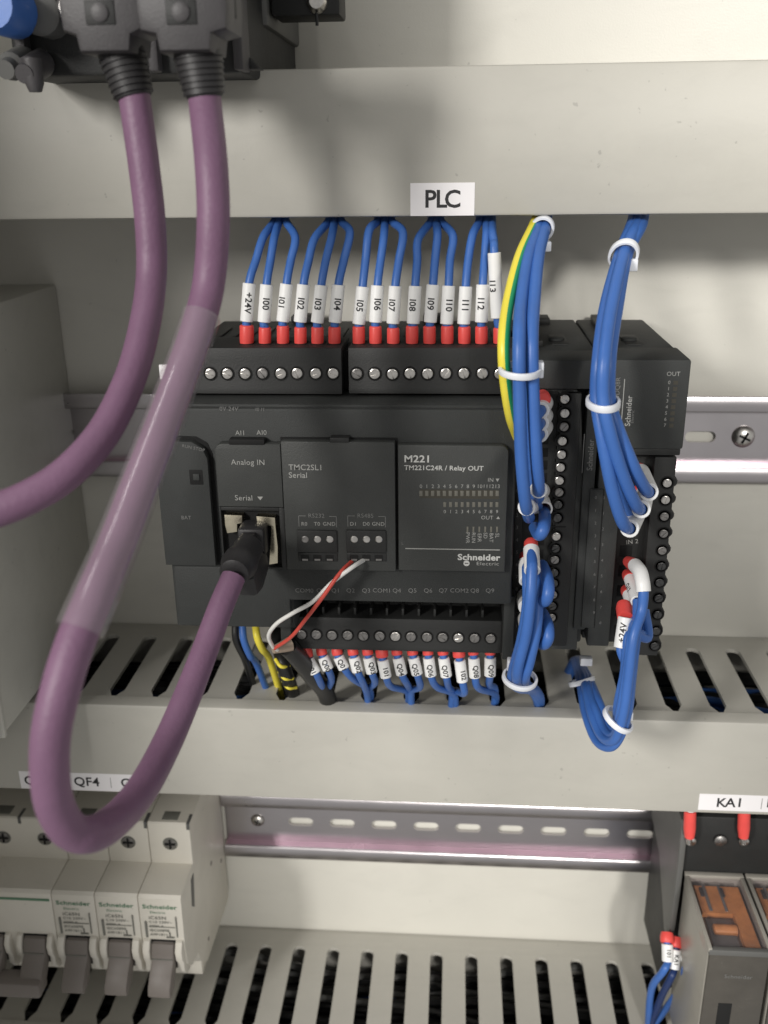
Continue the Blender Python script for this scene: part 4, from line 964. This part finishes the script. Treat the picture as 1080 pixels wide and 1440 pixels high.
# ================================================================== RELAYS at the lower right
rz1 = -271.2
rx0 = X(990, 1334, 97)+1.2
def relay(x0, w, label):
    t = thing('relay', V(x0+w/2, 59, -345), label, 'relay', 'plug-in relays')
    x1 = x0+w
    part('case_front', B().box(x0+.9, x1-.9, 96.2, 97.6, -344, rz1-.2, .4), 'relay', t)
    part('case_body', B().box(x0+.6, x1-.6, 58, 96.2, -344, rz1-6, .3), 'relayside', t)
    part('case_wall', B().box(x0+.6, x0+1.5, 58, 96.2, rz1-6, rz1-.5).box(x1-1.5, x1-.6, 58, 96.2, rz1-6, rz1-.5).box(x0+1.5, x1-1.5, 58, 59, rz1-6, rz1-.5), 'relayside', t)
    part('clear_top', B().box(x0+1.4, x1-1.4, 59, 95.6, rz1-1.0, rz1-.1, .2), 'glass', t)
    part('coil_tape', B().prism([(x0+3.2, 62.5), (x1-3.0, 62.5), (x1-3.0, 94), (x1-8.5, 94), (x1-8.5, 77), (x0+3.2, 77)], 'z', rz1-4.2, rz1-2.0), 'orange', t)
    part('coil_body', B().box(x0+1.6, x1-1.6, 59.5, 95.5, rz1-6, rz1-4.4), 'brownor', t)
    part('coil', B().lathe(V(x0+5.5, 84, rz1-3.6), V(x0+20, 84, rz1-3.6), [(0, 1.6), (.4, 2.2), (8.6, 2.2), (9, 1.6)], 16), 'orange', t)
    part('coil_window', B().box(x0+4.2, x1-9.5, 78, 92, rz1-5, rz1-3.9, .05).box(x0+6, x0+7.2, 62, 76, rz1-4, rz1-1.6, .1).box(x0+12, x0+13, 62, 76, rz1-4, rz1-1.6, .1), 'sock', t)
    part('rim', B().box(x0+.2, x1-.2, 57.6, 60, rz1-.9, rz1+.9, .2).box(x0+.2, x0+1.6, 60, 97.8, rz1-.9, rz1+.7, .2).box(x1-1.6, x1-.2, 60, 97.8, rz1-.9, rz1+.7, .2), 'relayside', t)
    part('front_rim', B().box(x0+.5, x1-.5, 95.8, 98, rz1-2.2, rz1+.2, .3), 'sock', t)
    for dx in (4.6, 12.5):
        part('contact_blade', B().box(x0+dx, x0+dx+1.2, 64, 68.5, rz1-3, rz1-1.2, .1), 'black', t)
    text('Schneider', x0+w/2+.5, 97.75, rz1-12, 1.7, 'printd', t)
    part('latch_window', B().box(x0+6.4, x0+11.4, 97.4, 97.8, -320, rz1-25, .2), 'dark', t)
    return t
relay(rx0, 23.2, 'left plug-in relay with orange coil under the KA1 tape')
relay(rx0+23.8, 21.5, 'right plug-in relay cut off by the picture edge')
st = thing('relay_socket', V(rx0+22, 0, -345), 'black relay socket with red-tipped wires above the relays', 'relay socket')
sx0 = X(957, 1185, 59)+2.2
part('socket_body', B().box(sx0, sx0+60, 6, 57.5, -270.8, -244, .6), 'black', st)
part('socket_step', B().box(sx0, sx0+60, 6, 46, -344, -270.8, .6).box(sx0, sx0+60, 6, 38, -244.5, -236, .6), 'black', st)
pq = [(8, -246), (57, -246), (59, -249), (59.5, -262), (59.5, -280), (57.5, -305), (56, -309), (50, -307), (40, -296), (30, -285), (10, -280)]
part('end_cover', B().prism(pq, 'x', sx0-2.4, sx0-.1, .3), 'sock', st)
for px in (1013, 1090):
    p = P(px, 1182, 58.6); part('screw', B().lathe(p+Vector((0, .3, 0)), p+Vector((0, -1, 0)), [(0, 2.4), (.8, 2.4), (1.3, 1.6)], 18), 'dscrew', st)
for px in (972, 1046):
    p = P(px, 1183, 58.6); part('clamp_screw', B().lathe(p+Vector((0, .3, 0)), p+Vector((0, -1, 0)), [(0, 1.9), (.8, 1.9), (1.3, 1.2)], 18), 'screw', st)
for k, px in enumerate((970, 1046)):
    a = P(px-.5, 1177, 61.5); c_ = P(px, 1149, 60.5); c_.z += 1
    t = thing('relay_wire', a, f"{('left', 'right')[k]} red ferrule hanging into the relay socket under the KA1 tape", 'wire', 'red-tipped wires into the relay socket')
    L = (a-c_).length
    part('ferrule', B().lathe(c_, a, [(-2, 2.3), (L*.6, 2.35), (L, 1.9)], 18), 'red', t)
    part('wire_tip', B().lathe(a, a+(a-c_).normalized()*3, [(0, 1.2), (3, 1.1)], 12), 'screw', t)
    part('marker_sleeve', sleeve_b(c_+(c_-a).normalized()*8, c_+(c_-a).normalized()*2.2, 2.2, 1.4), 'sleeve', t)
for k, (fx_, fy, ex, ey, end) in enumerate(((938, 1311, 939, 1352, (916, 1392)), (952, 1318, 948, 1362, (930, 1402)), (962, 1322, 966, 1352, (955, 1392)))):
    f0 = P(fx_, fy, 60); f1 = P((fx_*2+ex)/3, fy+15, 63); s1 = P(ex, ey, 67); s0 = f1.lerp(s1, .05)
    n1 = P(ex*.72+end[0]*.28, ey+14, 69); n2 = P(*end, 62)
    pts = [f0, f1, s1, n1, n2, V(X(918, 1405, 50), 48, -368), V(X(916, 1405, 40), 40, -374)]
    t = marked_wire(fx_, f"{('left', 'middle', 'right')[k]} of the three red-tipped wires at the foot of the relay socket", ('101', 'KA1', '102')[k], 'wires below the relay socket',
                    pts, s0, s1, f1, f0, wr=1.5, so=2.3, fr_=2.8 if k != 2 else 1.9, cap=1.6, face=Vector((0, -1, .7)), m=('blue', 'navy', 'blue')[k])

# ================================================================== TAPE LABELS
def tape(px0, py0, px1, py1, d, label, letters, cap):
    a = P(px0, py0, d); c_ = P(px1, py1, d)
    mid = Vector(((a.x+c_.x)/2, -d, (a.z+c_.z)/2))
    t = thing('label_tape', mid, label, 'label', 'printed tape labels')
    part('tape', B().box(a.x, c_.x, d-.05, d+.12, c_.z, a.z, .03, 1), 'tape', t)
    for s_, px, py, bold in letters:
        if s_ == '|':
            p = P(px, py, d); part('divider_mark', B().box(p.x-.1, p.x+.1, d+.1, d+.16, p.z-cap*.6, p.z+cap*.6), 'printd', t)
        else: text(s_, X(px, py, d), d+.18, Z(px, py, d), cap, 'ink', t, bold=bold)
tape(577, 257.5, 667, 303, 70.2, 'small white tape reading PLC on the upper duct cover', [('P', 605, 281, .14), ('L', 620.5, 281, .14), ('C', 636.5, 281, .14)], 5.0)
tape(26, 1084, 222, 1115, 70.2, 'long white tape reading QF3, QF4 and QF5 behind the purple cable', [('QF3', 52, 1098, .1), ('|', 88, 1099, 0), ('QF4', 122, 1099.5, .1), ('|', 156, 1100.5, 0), ('QF5', 188, 1101.5, .1)], 3.9)
tape(984, 1116, 1140, 1144, 70.2, 'white tape reading KA1 above the relays', [('K', 1014, 1129, .1), ('A', 1027, 1129, .1), ('1', 1040, 1129, .1), ('|', 1071, 1130, 0), ('KA2', 1098, 1130, .1)], 3.9)
